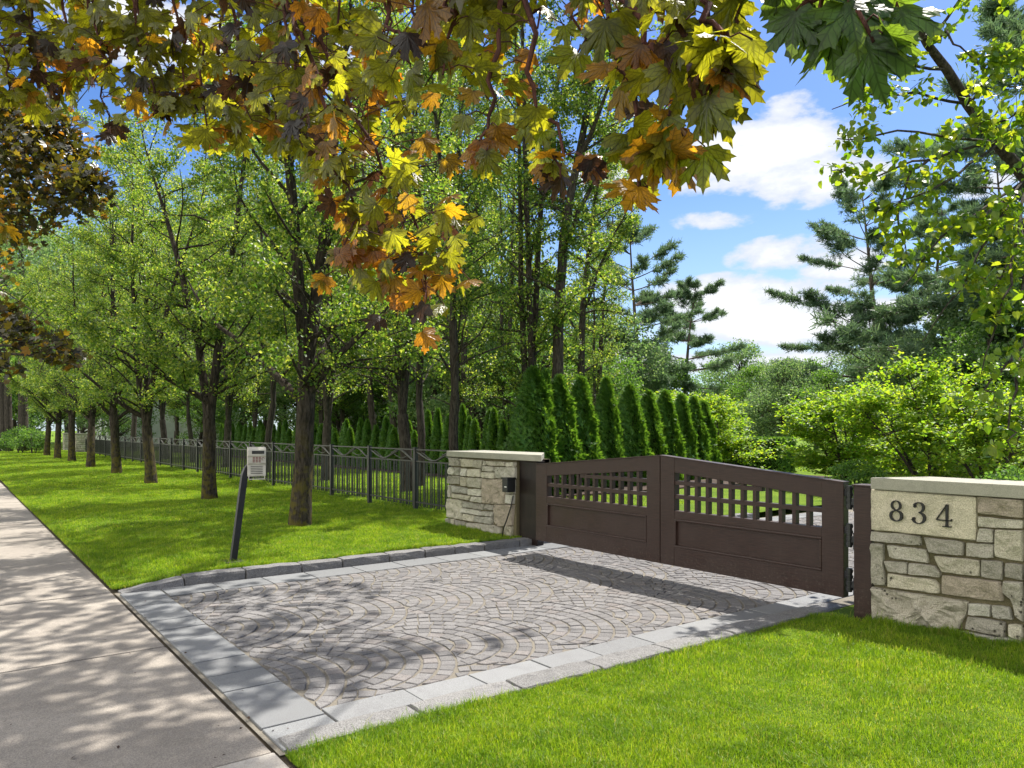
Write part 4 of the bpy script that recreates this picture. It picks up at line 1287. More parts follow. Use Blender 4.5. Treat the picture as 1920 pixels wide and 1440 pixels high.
d1 = shoot_tree(201, 4.3, 2.5, 'bright yellow green layered dogwood directly above the right gate post')
d2 = shoot_tree(202, 4.3, 2.3, 'bright yellow green dogwood behind the wall, with the tallest top spray')
g = depth_pt(1585, 800, 19.5); d1.location = (g.x, g.y, 0); g = depth_pt(1745, 800, 17.0); d2.location = (g.x, g.y, 0)
d1.scale = (0.85, 0.85, 0.64); d2.scale = (0.82, 0.82, 0.80)
for i, (px, zc, k, s_, lb) in enumerate(((1345, 26, 0, (0.85, 0.85, 0.70), 'bright green dogwood right of the arborvitae row, above the gate'),
                                         (1850, 15.5, 1, (0.8, 0.8, 0.68), 'low bright dogwood behind the wall at the right edge'),
                                         (1290, 31, 1, (1.2, 1.2, 0.8), 'pale dogwood behind the far end of the arborvitae row'),
                                         (1690, 25, 0, (0.9, 0.9, 0.66), 'bright dogwood farther back between the two larger dogwoods'))):
    g = depth_pt(px, 800, zc); dup((d1, d2)[k], (g.x, g.y, 0), 1.9 * i + 0.7, s_, lb)
b1 = round_tree(211, 9, 4.2, 13000, 0.17, M['far'], 60, 0.16, 'broadleaf_tree', 'rounded broadleaf tree in the background wood', 'tree', 'background broadleaf trees', 1, 0.9, 0.2, OVAL)
b2 = round_tree(212, 8, 3.4, 11000, 0.16, M['pear_deep'], 50, 0.12, 'broadleaf_tree', 'rounded broadleaf tree in the background wood', 'tree', 'background broadleaf trees', 1, 0.9, 0.2, OVAL)
bg_list = [(1150, 36, 0, 0.75), (1230, 44, 1, 0.8), (1420, 42, 1, 0.62), (1470, 36, 0, 0.52), (1390, 52, 0, 0.8), (1530, 55, 1, 0.8), (1610, 50, 0, 0.75), (1700, 45, 1, 0.8), (1790, 36, 0, 0.85), (1860, 30, 1, 0.8),
           (1080, 46, 1, 1.15), (1000, 52, 0, 1.3), (920, 48, 1, 1.25), (840, 56, 0, 1.4), (760, 50, 1, 1.3), (670, 60, 0, 1.4), (580, 60, 1, 1.3), (500, 66, 0, 1.5), (420, 70, 1, 1.5), (330, 74, 0, 1.5), (240, 80, 1, 1.5),
           (150, 84, 0, 1.5), (60, 86, 1, 1.5), (-40, 80, 0, 1.5), (20, 62, 1, 0.9), (1960, 32, 0, 1.0), (2060, 26, 1, 1.0), (1560, 33, 1, 0.5), (1440, 62, 0, 0.75), (1340, 60, 1, 0.85), (1480, 70, 1, 0.9), (1650, 66, 0, 0.9)]
for i, (px, zc, k, s_) in enumerate(bg_list):
    g = depth_pt(px, 800, zc)
    if i < 2:
        t_ = (b1, b2)[i]; t_.location = (g.x, g.y, 0); t_.scale = (s_,) * 3
    else:
        dup((b1, b2)[k], (g.x, g.y, 0), 2.3 * i, s_)


scr = [(-22, 21), (-26, 21.6), (-30.5, 20.4), (-36, 21.2), (-46, 20.6), (-52, 20), (-53, 13.5), (-64, 10.5), (-68, 8.6)]
for i, (x, y) in enumerate(scr):
    dup((b2, b1)[i % 3 == 2], (x, y, 0), 1.9 * i, 0.62 + 0.08 * (i % 3), 'dark leafy tree screening the pale house behind the long hedge', 'leafy trees between hedge and house')


for i, (px, zc, k, sx, sz) in enumerate(((40, 84, 0, 1.9, 2.7), (130, 84, 1, 1.9, 2.7), (220, 84, 0, 1.9, 2.6), (300, 78, 1, 1.9, 2.8), (380, 74, 0, 1.8, 2.5), (455, 72, 1, 1.8, 2.7), (530, 66, 0, 1.7, 2.4), (600, 64, 1, 1.7, 2.5),
                                             (680, 60, 0, 1.6, 2.3), (760, 56, 1, 1.5, 2.3), (-60, 60, 1, 1.6, 2.2), (890, 40, 0, 1.0, 1.5))):
    g = depth_pt(px, 800, zc)
    dup((b1, b2)[k], (g.x, g.y, 0), 1.1 * i + 0.5, (sx, sx, sz), 'tall leafy woodland tree closing the view behind the pear trees', 'tall woodland trees behind the pear trees')


# ---- pines
def pine_tree(seed, Ht, Rw, label, bare=0.25, dens=1.0, droop=0.0):
    rg = np.random.default_rng(seed); root = thing('pine_tree', label, 'tree', (0, 0, 0), 0, 'pines against the sky'); mb = MB()
    tr = bent(rg, (0, 0, -0.05), (0, 0, 1), Ht, 10, 0.02); mb.tube(tr, [0.22 * (Ht / 14) * (1.05 - i / 10.2) + 0.01 for i in range(11)], 8, cap=False)
    T = []; TD = []
    z = Ht * bare
    while z < Ht * 0.985:
        u = min(1.0, max(0.0, (z / Ht - bare) / (1 - bare)))
        for k in range(rg.integers(2, 5)):
            ln = Rw * (0.30 + 0.85 * (1 - u) ** 0.75) * rg.uniform(0.5, 1.12); az = rg.uniform(0, 6.283)
            p = along(tr, z / Ht); up = 0.0 + 0.55 * u ** 2 - droop
            b = bent(rg, p, (math.cos(az), math.sin(az), up), ln, 6, 0.07, 0.035)
            mb.tube(b, [0.05 * (1 - u * 0.6) * (1 - i / 7) + 0.006 for i in range(7)], 5, cap=False)
            ns = int((9 + ln * 9) * dens)
            for _ in range(ns):
                q = rg.uniform(0.25, 1.0) ** 0.7; p2 = along(b, q); az2 = az + rg.choice((-1, 1)) * rg.uniform(0.3, 1.1)
                l2 = (0.25 + 0.22 * ln * (1.15 - q)) * rg.uniform(0.5, 1.2)
                tw = bent(rg, p2, (math.cos(az2), math.sin(az2), rg.uniform(0.02, 0.24)), l2, 3, 0.12)
                mb.tube(tw, [0.010, 0.008, 0.006, 0.004], 3, cap=False)
                for q2 in (0.35, 0.7, 1.0): T.append(along(tw, q2)); TD.append(tw[-1] - tw[0])
        z += Ht * rg.uniform(0.036, 0.066)
    T = np.array(T); TD = unit(np.array(TD)); K = 11
    pos = np.repeat(T, K, 0) + rg.normal(size=(len(T) * K, 3)) * 0.035
    ax = unit(np.repeat(TD, K, 0) * 0.8 + rg.normal(size=(len(pos), 3)) * 0.75 + np.array((0, 0, 0.35)))
    nd = (np.array([(-0.07, 0, 0), (0.07, 0, 0), (0.035, 1, 0), (-0.035, 1, 0)]), [(0, 1, 2, 3)])
    mb.build('trunk', M['pine_bark'], root, smooth=True)
    leaf_obj('needles', pos, 0.23 * rg.uniform(0.7, 1.25, len(pos)), nd, M['needle'], rg, root, axis=ax, axis_w=0.93, up=0.0)
    return root


n1 = pine_tree(301, 15, 6.6, 'tall open pine with flat tiers left of the paired pines, against the sky', 0.12, 1.0)
n2 = pine_tree(302, 14.5, 4.0, 'darker pine just right of the open flat tiered pine', 0.2, 0.95)
n3 = pine_tree(303, 12, 4.2, 'thin leaning pine beside the tall slim trees', 0.2, 0.9)
g = depth_pt(1652, 800, 42); n1.location = (g.x, g.y, 0)
g = depth_pt(1745, 800, 44); n2.location = (g.x, g.y, 0)
g = depth_pt(1196, 800, 40); n3.location = (g.x, g.y, 0); n3.rotation_euler = (0.05, 0.10, 0)
for i, (px, zc, k, s_, lb) in enumerate(((1275, 46, 2, 0.86, 'small thin pine at the left of the open sky'), (1895, 36, 1, 1.0, 'tall dense pine at the right behind the bright dogwoods'),
                                         (1965, 27, 1, 1.25, 'tallest pine at the right edge, behind the round leaved tree'),
                                         (1960, 34, 0, 1.45, 'tall pine at the right edge, farther behind the tallest pine'))):
    g = depth_pt(px, 800, zc); o = dup((n1, n2, n3)[k], (g.x, g.y, 0), 2.2 * i + 1, s_, lb)
    if k == 2: o.rotation_euler = (0, 0.09, 1.0)


# ---- arborvitae
def arborvitae(seed, Ht, Rw, nsp, label, group, lsize=0.125):
    rg = np.random.default_rng(seed); root = thing('arborvitae', label, 'hedge shrub', (0, 0, 0), 0, group)
    def prof(u): return Rw * np.minimum(1, (0.74 + 1.1 * u)) * np.clip(1 - u, 0, 1) ** 0.66
    mb = MB(); us = np.linspace(0, 1, 11)
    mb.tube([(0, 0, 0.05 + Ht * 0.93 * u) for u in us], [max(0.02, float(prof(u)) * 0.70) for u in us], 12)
    mb.build('light_block_core', M['thuja_core'], root, smooth=True)  # solid dark cone added inside the sprays to block light
    u = rg.uniform(0.0, 1, nsp) ** 1.15; a = rg.uniform(0, 6.283, nsp)
    # vertical plumes give the outline its ragged flutes
    lob = 0.13 * np.sin(a * 5 + 2.0 * u * 3 + seed) + 0.09 * np.sin(a * 9 - u * 7) + 0.10 * np.sin(a * 3 + u * 16 + seed * 2)
    rr = prof(u) * (0.80 + 0.22 * rg.uniform(0, 1, nsp) + lob)
    pos = np.stack([rr * np.cos(a), rr * np.sin(a), 0.03 + u * Ht * 0.97], 1)
    ax = np.stack([np.cos(a) * 0.55, np.sin(a) * 0.55, np.full(nsp, 1.0)], 1) + rg.normal(size=(nsp, 3)) * 0.32; ax = unit(ax)
    tang = np.stack([-np.sin(a), np.cos(a), np.zeros(nsp)], 1) + rg.normal(size=(nsp, 3)) * 0.5
    nrm = unit(np.stack([np.cos(a), np.sin(a), np.full(nsp, 0.3)], 1) * 0.7 + tang * 0.6)
    spray = (np.array([(0, 0, 0), (0.10, 0.25, 0), (0.30, 0.62, 0.03), (0.12, 0.55, 0), (0.05, 1.05, 0), (-0.05, 0.62, 0), (-0.28, 0.75, 0.03), (-0.10, 0.3, 0)]),
             [(0, 1, 2, 3), (0, 3, 4, 5), (0, 5, 6, 7)])
    leaf_obj('foliage', pos, lsize * rg.uniform(0.7, 1.35, nsp), spray, M['thuja'], rg, root, axis=ax, axis_w=0.9, normal=nrm, normal_w=0.8)
    return root


gA = 'arborvitae planted in a row behind the gate'
a1 = arborvitae(401, 3.0, 0.62, 9000, 'largest arborvitae, twin topped, right behind the short stone pillar', gA)
a2 = arborvitae(402, 2.95, 0.50, 7500, '', gA)
a3 = arborvitae(403, 2.9, 0.46, 7500, '', gA)
near = [(1000, 17.0, 690), (1048, 17.6, 705), (1088, 18.3, 707), (1137, 19.2, 708), (1180, 20.0, 722), (1215, 20.8, 733), (1247, 21.7, 733), (1277, 22.6, 740), (1300, 23.4, 745), (1318, 24.4, 752)]
ordl = ['', 'second', 'third', 'fourth', 'fifth', 'sixth', 'seventh', 'eighth', 'ninth', 'tenth']
for i, (px, zc, ty) in enumerate(near):
    g = depth_pt(px, 800, zc); ht = H + (HORIZON - ty) * zc / F_PX - 0.06
    lb = '%s arborvitae behind the gate counting from the short pillar' % ordl[i]
    if i < 3:
        t_ = (a1, a2, a3)[i]; t_.location = (g.x, g.y, 0.06); t_.scale = (1.22, 1.22, ht / (3.0, 2.95, 2.9)[i])
        if i: t_['label'] = lb
    else:
        k = 1 + i % 2
        dup((a1, a2, a3)[k], (g.x, g.y, 0.06), 1.4 * i, (R.uniform(1.05, 1.28), R.uniform(1.05, 1.28), ht / (3.0, 2.95, 2.9)[k]), lb)
# extra leader of the first
g = depth_pt(1022, 800, 17.3); dup(a3, (g.x, g.y, 0.06), 0.5, (0.8, 0.8, 1.0), 'slim arborvitae pressed against the right side of the largest one')
hp = arborvitae(404, 1.95, 0.29, 3200, 'low arborvitae in the long clipped hedge behind the fence', 'arborvitae in the long hedge behind the fence', 0.10)
x = -14.4; i = 0
while x > -46:
    y = 13.0 + 0.12 * math.sin(i * 2.3); ht = 0.92 + 0.13 * math.sin(i * 1.7) + (0.10 if x > -22 else -0.05)
    if i == 0: hp.location = (x, y, 0.1); hp.scale = (1, 1, ht)
    else: dup(hp, (x, y, 0.1), 1.1 * i, (R.uniform(0.85, 1.2), R.uniform(0.85, 1.2), ht * R.uniform(0.93, 1.06)))
    x -= 0.47; i += 1
# clipped hedge far right by the drive
g = depth_pt(1418, 800, 27)
mb = MB(); hd = thing('hedge', 'clipped dark green box hedge beyond the right half of the gate', 'hedge', (g.x, g.y, 0))
mb.box(-1.2, 1.2, -0.5, 0.5, 0, 1.25); mb.build('light_block_core', M['thuja_core'], hd)  # solid dark box added inside the foliage to block light
nh = 9000; ph = rng.uniform(-1, 1, (nh, 3)); f_ = rng.integers(0, 3, nh)
for ax_ in range(3): ph[f_ == ax_, ax_] = np.sign(ph[f_ == ax_, ax_])
ph = ph * np.array((1.22, 0.52, 0.64)) + np.array((0, 0, 0.64))
leaf_obj('foliage', ph, 0.09, DIAMOND, M['thuja'], rng, hd)

# low dark shrubs and perennials at the far end of the lawn
sh = round_tree(221, 1.3, 1.0, 3000, 0.10, M['pear_deep'], 22, 0.1, 'shrub', 'low dark evergreen shrub', 'shrub', 'shrubs at the far end of the lawn', 3, 0.9, 0.05)
for i, (px, zc, s_, lb) in enumerate(((40, 48, 1.2, 'low dark shrub at the far end of the lawn, left of its twin'), (62, 47, 1.1, 'low dark shrub at the far end of the lawn, right of its twin'), (15, 50, 0.8, 'small shrub at the left edge far down the lawn'),
                                      (1880, 12.5, 0.62, 'low dark shrub behind the wall at the right edge'),
                                      (1600, 17, 0.6, 'low dark shrub seen just over the right gate post'))):
    g = depth_pt(px, 800, zc)
    if i == 0: sh.location = (g.x, g.y, 0.05); sh.scale = (s_,) * 3; sh['label'] = lb
    else: dup(sh, (g.x, g.y, 0.05), 1.3 * i, s_, lb)
# three bare pine trunks far left
for i, (px, w_) in enumerate(((8, 0.24), (17, 0.24), (45, 0.30))):
    g = depth_pt(px, 800, 52)
    rt = thing('bare_tree', ('bare pale tree trunk at the far left edge', 'bare pale trunk close beside the far left one', 'thicker bare pale trunk right of the far left pair')[i], 'tree', (g.x, g.y, 0), 0, 'bare trunks at the far left')
    mb = MB(); mb.tube(bent(rng, (0, 0, -0.1), (0, 0, 1), 16, 8, 0.015), [w_ * (1.15 - k * 0.09) for k in range(9)], 9); mb.build('trunk', M['bark_plain'], rt, smooth=True)
    rgx = np.random.default_rng(500 + i)
    cp_ = np.array((0, 0, 13.0)) + rgx.normal(size=(3500, 3)) * np.array((2.0, 2.0, 2.2))
    leaf_obj('crown', cp_, 0.16, OVAL, M['far'], rgx, rt)

# ---- purple maple on the verge at the far left
def purple_maple():
    rg = np.random.default_rng(601); g = depth_pt(-330, 800, 11.5)
    root = thing('purple_maple', 'dark purple leaved maple hanging in from the left edge', 'tree', (g.x, g.y, 0)); mb = MB()
    tr = bent(rg, (0, 0, -0.1), (0, 0, 1), 7.5, 8, 0.03); mb.tube(tr, [0.26 * (1.1 - i / 9) for i in range(9)], 10, cap=False)
    tgt = []
    for (px, py, zc, r, n) in ((40, 215, 10.6, 0.6, 330), (110, 235, 10.8, 0.4, 160), (60, 300, 10.5, 0.75, 520), (140, 360, 10.3, 0.55, 380), (30, 400, 10.2, 0.6, 300), (120, 280, 10.8, 0.5, 300), (-60, 350, 11, 1.2, 700), (170, 340, 10.4, 0.3, 110),
                               (10, 250, 11, 0.7, 360), (10, 590, 9.8, 0.34, 70), (40, 620, 9.2, 0.32, 80), (95, 650, 9.0, 0.30, 75), (140, 672, 8.9, 0.18, 30), (-60, 600, 9.6, 0.7, 200), (10, 690, 9.2, 0.25, 30), (-120, 450, 11, 1.3, 700), (-250, 250, 11.5, 2.0, 1300), (-420, 120, 11.5, 1.8, 1000), (-560, 320, 11.5, 1.7, 900), (-300, 480, 12.5, 1.5, 800), (-480, 500, 11.0, 1.4, 600), (-200, 60, 12.0, 1.6, 800)):
        c = np.array(depth_pt(px, py, zc)) - np.array((g.x, g.y, 0)); tgt.append((c, r, n))
        p = along(tr, min(0.95, max(0.3, (c[2] - 0.6) / 7.5))); m_ = (p + c) / 2 + np.array((0, 0, 0.4))
        mb.tube([p, p * 0.4 + m_ * 0.6, m_, c], [0.06, 0.045, 0.03, 0.01], 6, cap=False)
        for _ in range(8):
            e = c + rg.normal(size=3) * r * 0.7; mb.tube([m_ * 0.3 + c * 0.7, c * 0.5 + e * 0.5, e], [0.012, 0.008, 0.003], 4, cap=False)
    P = np.concatenate([c + unit(rg.normal(size=(int(n * 1.25), 3))) * (rg.uniform(0.05, 1, (int(n * 1.25), 1)) ** 0.5) * r * np.array((1.0, 1.0, 0.75)) for c, r, n in tgt])
    mb.build('trunk', M['bark_plain'], root, smooth=True)
    leaf_obj('crown', P, 0.092 * rg.uniform(0.6, 1.25, len(P)), LOBED, M['purple'], rg, root, up=0.5)


purple_maple()

# ---- round-leaved tree leaning in from the right, behind the wall
def redbud():
    rg = np.random.default_rng(611); g = Vector((-3.6, 13.0, 0)); KZ = 1.65
    root = thing('round_leaved_tree', 'round leaved tree leaning in from behind the wall at the right', 'tree', tuple(g)); mb = MB()
    G = np.array(g)
    def U(px, py, zc): return np.array(depth_pt(px, py, zc * KZ)) - G
    main = [np.array((0, 0, -0.1)), np.array((0.05, 0.0, 1.4)), np.array((0.02, -0.05, 2.6)), U(1990, 420, 6.0), U(1925, 335, 5.9), U(1870, 270, 5.8), U(1815, 195, 5.7), U(1775, 130, 5.6), U(1738, 82, 5.5), U(1700, 10, 5.4), U(1690, -60, 5.4)]
    mb.tube(main, [0.2, 0.16, 0.13, 0.095, 0.08, 0.07, 0.064, 0.056, 0.046, 0.036, 0.02], 10, cap=False)
    second = [np.array((0.02, -0.05, 2.6)), U(2060, 560, 5.6), U(2000, 620, 5.4), U(1930, 650, 5.2)]; mb.tube(second, [0.08, 0.05, 0.035, 0.02], 8, cap=False)
    tw = [((1870, 270, 5.8), (1740, 300, 5.3), (1640, 330, 5.1), (1560, 320, 5.0), 0.10, 90), ((1815, 195, 5.7), (1720, 175, 5.3), (1620, 180, 5.1), (1560, 205, 5.0), 0.11, 90), ((1870, 270, 5.8), (1760, 250, 5.2), (1640, 255, 5.0), (1570, 260, 4.9), 0.09, 70),
          ((1925, 335, 5.9), (1830, 400, 5.3), (1740, 470, 5.1), (1690, 540, 5.0), 0.13, 85), ((1925, 335, 5.9), (1860, 440, 5.2), (1800, 540, 5.0), (1730, 640, 4.9), 0.13, 70), ((1870, 270, 5.8), (1790, 330, 5.2), (1710, 370, 5.0), (1660, 400, 4.9), 0.15, 110),
          ((1925, 335, 5.9), (1900, 500, 5.1), (1870, 600, 4.9), (1840, 700, 4.8), 0.14, 55), ((1815, 195, 5.7), (1850, 150, 5.4), (1880, 110, 5.2), (1915, 90, 5.0), 0.17, 110), ((1815, 195, 5.7), (1840, 230, 5.4), (1890, 220, 5.2), (1930, 200, 5.0), 0.2, 140),
          ((1925, 335, 5.9), (1880, 380, 5.4), (1850, 400, 5.2), (1800, 420, 5.0), 0.2, 150), ((1930, 400, 5.8), (1910, 460, 5.4), (1880, 510, 5.2), (1850, 560, 5.0), 0.2, 150), ((1930, 650, 5.2), (1880, 680, 5.0), (1850, 730, 4.9), (1880, 760, 4.8), 0.12, 40),
          ((1930, 650, 5.2), (1900, 740, 5.0), (1890, 800, 4.9), (1900, 850, 4.8), 0.12, 45), ((1738, 82, 5.5), (1770, 60, 5.3), (1800, 90, 5.2), (1850, 130, 5.1), 0.15, 70), ((1775, 130, 5.6), (1680, 120, 5.3), (1620, 110, 5.1), (1580, 150, 5.0), 0.11, 55),
          ((1740, 300, 5.3), (1700, 330, 5.1), (1690, 420, 5.0), (1700, 480, 4.9), 0.14, 80), ((1925, 335, 5.9), (1960, 300, 5.4), (2000, 250, 5.0), (2060, 200, 4.8), 0.3, 160), ((1990, 420, 6.0), (2070, 350, 5.8), (2140, 320, 5.7), (2220, 330, 5.6), 0.3, 220), ((1990, 420, 6.0), (2060, 230, 5.9), (2100, 120, 5.8), (2150, 20, 5.8), 0.3, 200), ((2060, 560, 5.6), (2130, 520, 5.4), (2200, 520, 5.3), (2280, 560, 5.2), 0.3, 200), ((1738, 82, 5.5), (1850, -60, 5.4), (1950, -120, 5.4), (2060, -160, 5.4), 0.28, 180),
          ((1930, 400, 5.8), (1920, 560, 5.0), (1925, 640, 4.8), (1910, 700, 4.6), 0.14, 50)]
    P = []
    for a, b, c, d, sp, n in tw:
        pl = np.array([U(*a), U(*b), U(*c), U(*d)])
        fine = [along(pl, t) for t in np.linspace(0, 1, 10)]
        fine = [f + rg.normal(size=3) * 0.02 * (0 < i < 9) for i, f in enumerate(fine)]
        mb.tube(fine, [0.018 * (1 - i / 11) + 0.002 for i in range(10)], 5, cap=False)
        for _ in range(max(4, n // 9)):
            t = rg.uniform(0.2, 1); p = along(np.array(fine), t); e = p + rg.normal(size=3) * sp * 1.1 * 1.15 + np.array((0, 0, -0.03))
            mb.tube([p, (p + e) / 2 + np.array((0, 0, 0.015)), e], [0.004, 0.003, 0.002], 4, cap=False)
            for _ in range(15):
                s_ = rg.uniform(0.15, 1.05); P.append(p + (e - p) * s_ + rg.normal(size=3) * 0.06)
    mb.build('trunk', M['bark_plain'], root, smooth=True)
    P = np.array(P); n = len(P)
    ax = np.tile(np.array((0, 0, -1.0)), (n, 1)) + rg.normal(size=(n, 3)) * 0.45
    nr = rg.normal(size=(n, 3)) + np.array((0.2, -0.3, 0.5))
    leaf_obj('crown', P, 0.092 * rg.uniform(0.6, 1.2, n), HEART, M['redbud'], rg, root, axis=unit(ax), axis_w=0.75, normal=unit(nr), normal_w=0.5)


redbud()


# ---- the big maple overhead
def maple_shape():
    half = [(0.0, 1.0), (0.045, 0.87), (0.14, 0.82), (0.115, 0.70), (0.15, 0.58), (0.27, 0.68), (0.29, 0.76), (0.36, 0.70), (0.53, 0.74), (0.47, 0.61), (0.54, 0.53), (0.42, 0.47), (0.36, 0.36),
            (0.47, 0.33), (0.53, 0.35), (0.53, 0.26), (0.64, 0.20), (0.52, 0.13), (0.50, 0.05), (0.36, 0.03), (0.26, -0.09), (0.11, -0.05)]
    out = half + [(0.0, 0.01)] + [(-x, y) for x, y in half[:0:-1]]
    out = np.array(out); n = len(out); c = np.array((0, 0.16))
    ts = (0.34, 0.68, 1.0); V = [np.append(c, 0)]; F = []
    for t in ts:
        for p in out: V.append(np.append(c + (p - c) * t, 0))
    for i in range(n):
        j = (i + 1) % n; F.append((0, 1 + j, 1 + i))
        for r in range(2):
            F.append((1 + r * n + i, 1 + r * n + j, 1 + (r + 1) * n + j, 1 + (r + 1) * n + i))
    return np.array(V), F


def big_maple():
    rg = np.random.default_rng(701)
    base = Vector((1.4, -2.1, 0)); G = np.array(base)
    root = thing('maple_tree', 'maple branches with large olive and orange leaves hanging over the drive, close up', 'tree', tuple(base)); mb = MB(); tw = MB()
    def U(px, py, zc): return np.array(depth_pt(px, py, zc)) - G
    trunk = bent(rg, (0, 0, -0.1), (0, 0, 1), 5.0, 7, 0.02); mb.tube(trunk, [0.30, 0.26, 0.24, 0.23, 0.22, 0.2, 0.18, 0.15], 14, cap=False)
    top = trunk[-1]
    limbs = []
    for e in ((-3.2, 2.6, 6.4), (-6.5, 3.2, 7.4), (-4.5, 5.4, 7.8), (-9.5, 3.4, 7.6), (-5.2, 7.0, 8.8), (1.5, 3.5, 7.0), (-7.5, 6.2, 8.8), (-9.5, 6.6, 9.2), (-12.0, 5.0, 8.8), (-6.6, 8.4, 10.0), (-4.6, 5.2, 8.2), (-8.4, 5.4, 8.4), (-6.0, 5.6, 8.6)):
        e = np.array(e) - G; m_ = top * 0.5 + e * 0.5 + np.array((0, 0, 0.7)); pl = np.array([top - np.array((0, 0, 0.9)), top * 0.75 + m_ * 0.25 + np.array((0, 0, 0.1)), m_, m_ * 0.5 + e * 0.5, e])
        mb.tube(pl, [0.11, 0.085, 0.06, 0.04, 0.015], 8, cap=False); limbs.append(pl)
    POS = []; SZ = []; KIND = []
    # hanging sprays: (points px,py,depth ; half width px ; leaves ; colour key)
    SPR = [
        ([(420, -260, 3.0), (520, -40, 2.6), (610, 110, 2.45), (690, 250, 2.35), (750, 370, 2.3), (790, 470, 2.25), (800, 560, 2.25)], 88, 125, 'o'),
        ([(520, -40, 2.6), (570, 60, 2.4), (600, 180, 2.35), (640, 300, 2.3), (650, 420, 2.3), (655, 520, 2.3)], 55, 55, 'm'),
        ([(620, -260, 2.4), (700, -40, 2.1), (740, 50, 1.95), (770, 120, 1.9)], 75, 19, 'g'),
        ([(760, -260, 2.3), (830, -60, 1.95), (850, 60, 1.9), (830, 140, 1.85)], 65, 18, 'g'),
        ([(900, -260, 2.1), (930, -40, 1.85), (925, 110, 1.8), (915, 240, 1.75), (920, 290, 1.75)], 42, 15, 'o'),
        ([(960, -260, 2.1), (985, -30, 1.85), (1005, 100, 1.75), (1010, 190, 1.75), (1060, 290, 1.7), (1050, 335, 1.7)], 48, 16, 'o'),
        ([(1090, -260, 2.0), (1130, -40, 1.75), (1165, 100, 1.65), (1193, 200, 1.6), (1198, 300, 1.6), (1215, 350, 1.6)], 58, 19, 'r'),
        ([(1130, -40, 1.75), (1200, 60, 1.6), (1250, 150, 1.55), (1280, 230, 1.5), (1285, 300, 1.5)], 42, 13, 'r'),
        ([(1200, -260, 1.8), (1245, -40, 1.5), (1280, 60, 1.42), (1315, 130, 1.4), (1340, 185, 1.38)], 46, 14, 'g'),
        ([(1245, -40, 1.5), (1320, 10, 1.4), (1355, 70, 1.38), (1375, 140, 1.36)], 36, 10, 'g'),
        ([(1400, -260, 1.5), (1465, -60, 1.3), (1510, 0, 1.22), (1570, 35, 1.18), (1640, 75, 1.15)], 40, 14, 'd'),
        ([(1465, -60, 1.3), (1540, -15, 1.25), (1620, 0, 1.2), (1690, 25, 1.2)], 30, 9, 'd'),
    ]
    for k in range(16):      # the thick curtain at the upper left
        x0 = -60 + k * 42 + rg.uniform(-20, 20); zz = 3.6 - 0.055 * k + rg.uniform(-0.3, 0.3); yb = (170 if k < 5 else 215 if k < 9 else 260) + rg.uniform(-50, 35)
        SPR.append(([(x0 + 20, -300, zz + 0.3), (x0 + 30, -80, zz), (x0 + 40, 30, zz - 0.1), (x0 + 60, yb * 0.6, zz - 0.2), (x0 + 70, yb, zz - 0.25)], 52, 40, 'l'))
    for k in range(12):      # a fringe right along the top
        x0 = 560 + k * 75 + rg.uniform(-20, 20); zz = 2.4 - 0.075 * k; yb = 70 + rg.uniform(-20, 45)
        SPR.append(([(x0 - 10, -300, zz + 0.3), (x0, -90, zz), (x0 + 10, 0, zz), (x0 + 15, yb, zz - 0.05)], 42, 7, 'g' if k % 3 else 'o'))
    SPR.append(([(-260, 330, 2.6), (-100, 380, 2.4), (-40, 405, 2.3), (-5, 425, 2.25)], 18, 9, 'o'))
    UP = []
    for pts, wpx, n, key in SPR:
        pl = np.array([U(*p) for p in pts]); m_ = len(pl)
        fine = np.array([along(pl, t) for t in np.linspace(0, 1, 14)]); fine[1:-1] += rg.normal(size=(12, 3)) * 0.012
        # join the spray to the nearest limb overhead
        lp = min((p for l in limbs for p in [along(l, t) for t in np.linspace(0.3, 1, 12)]), key=lambda p: np.linalg.norm(p - pl[0]))
        if pts[0][1] < -200:
            mid = (lp + pl[0]) / 2 + np.array((0, 0, 0.25)); mb.tube([lp, mid, pl[0]], [0.022, 0.014, 0.009], 6, cap=False)
            con = np.array([lp, mid, pl[0]])
            for t in rg.uniform(0.1, 1, 13):
                p = along(con, t); e = p + rg.normal(size=3) * np.array((0.22, 0.22, 0.14)); tw.tube([p, (p + e) / 2 + np.array((0, 0, 0.02)), e], 0.003, 4, cap=False)
                for _ in range(3): UP.append(p + (e - p) * rg.uniform(0.4, 1.1) + rg.normal(size=3) * 0.05)
            for t in rg.uniform(0.0, 0.3, 8): UP.append(along(fine, t) + rg.normal(size=3) * np.array((0.10, 0.10, 0.06)))
        tw.tube(fine, [0.008 * (1 - i / 15) + 0.0015 for i in range(14)], 6, cap=False)
        vis0 = 0.22
        for i in range(n):
            t = vis0 + (1 - vis0) * ((i + rg.uniform(0, 1)) / n) ** 0.85
            p = along(fine, t); zc = pts[min(int(t * (m_ - 1)), m_ - 1)][2]
            wm = wpx / F_PX * zc * (1.15 - 0.5 * t)
            off = rg.normal(size=3) * np.array((1, 1, 0.6)) * wm * 0.75
            POS.append((p, p + off)); SZ.append(rg.uniform(0.060, 0.100) * {'d': 1.12, 'l': 0.98, 'g': 1.08, 'o': 0.86, 'm': 0.86}.get(key, 1.0)); KIND.append((key, t))
    SV, SF = maple_shape(); Vs = []; C1 = []; C2 = []; UV = []; idx = []; st = []
    flat = [i for f in SF for i in f]; lens = [len(f) for f in SF]; k0 = len(SV); cnt = 0; nl = 0
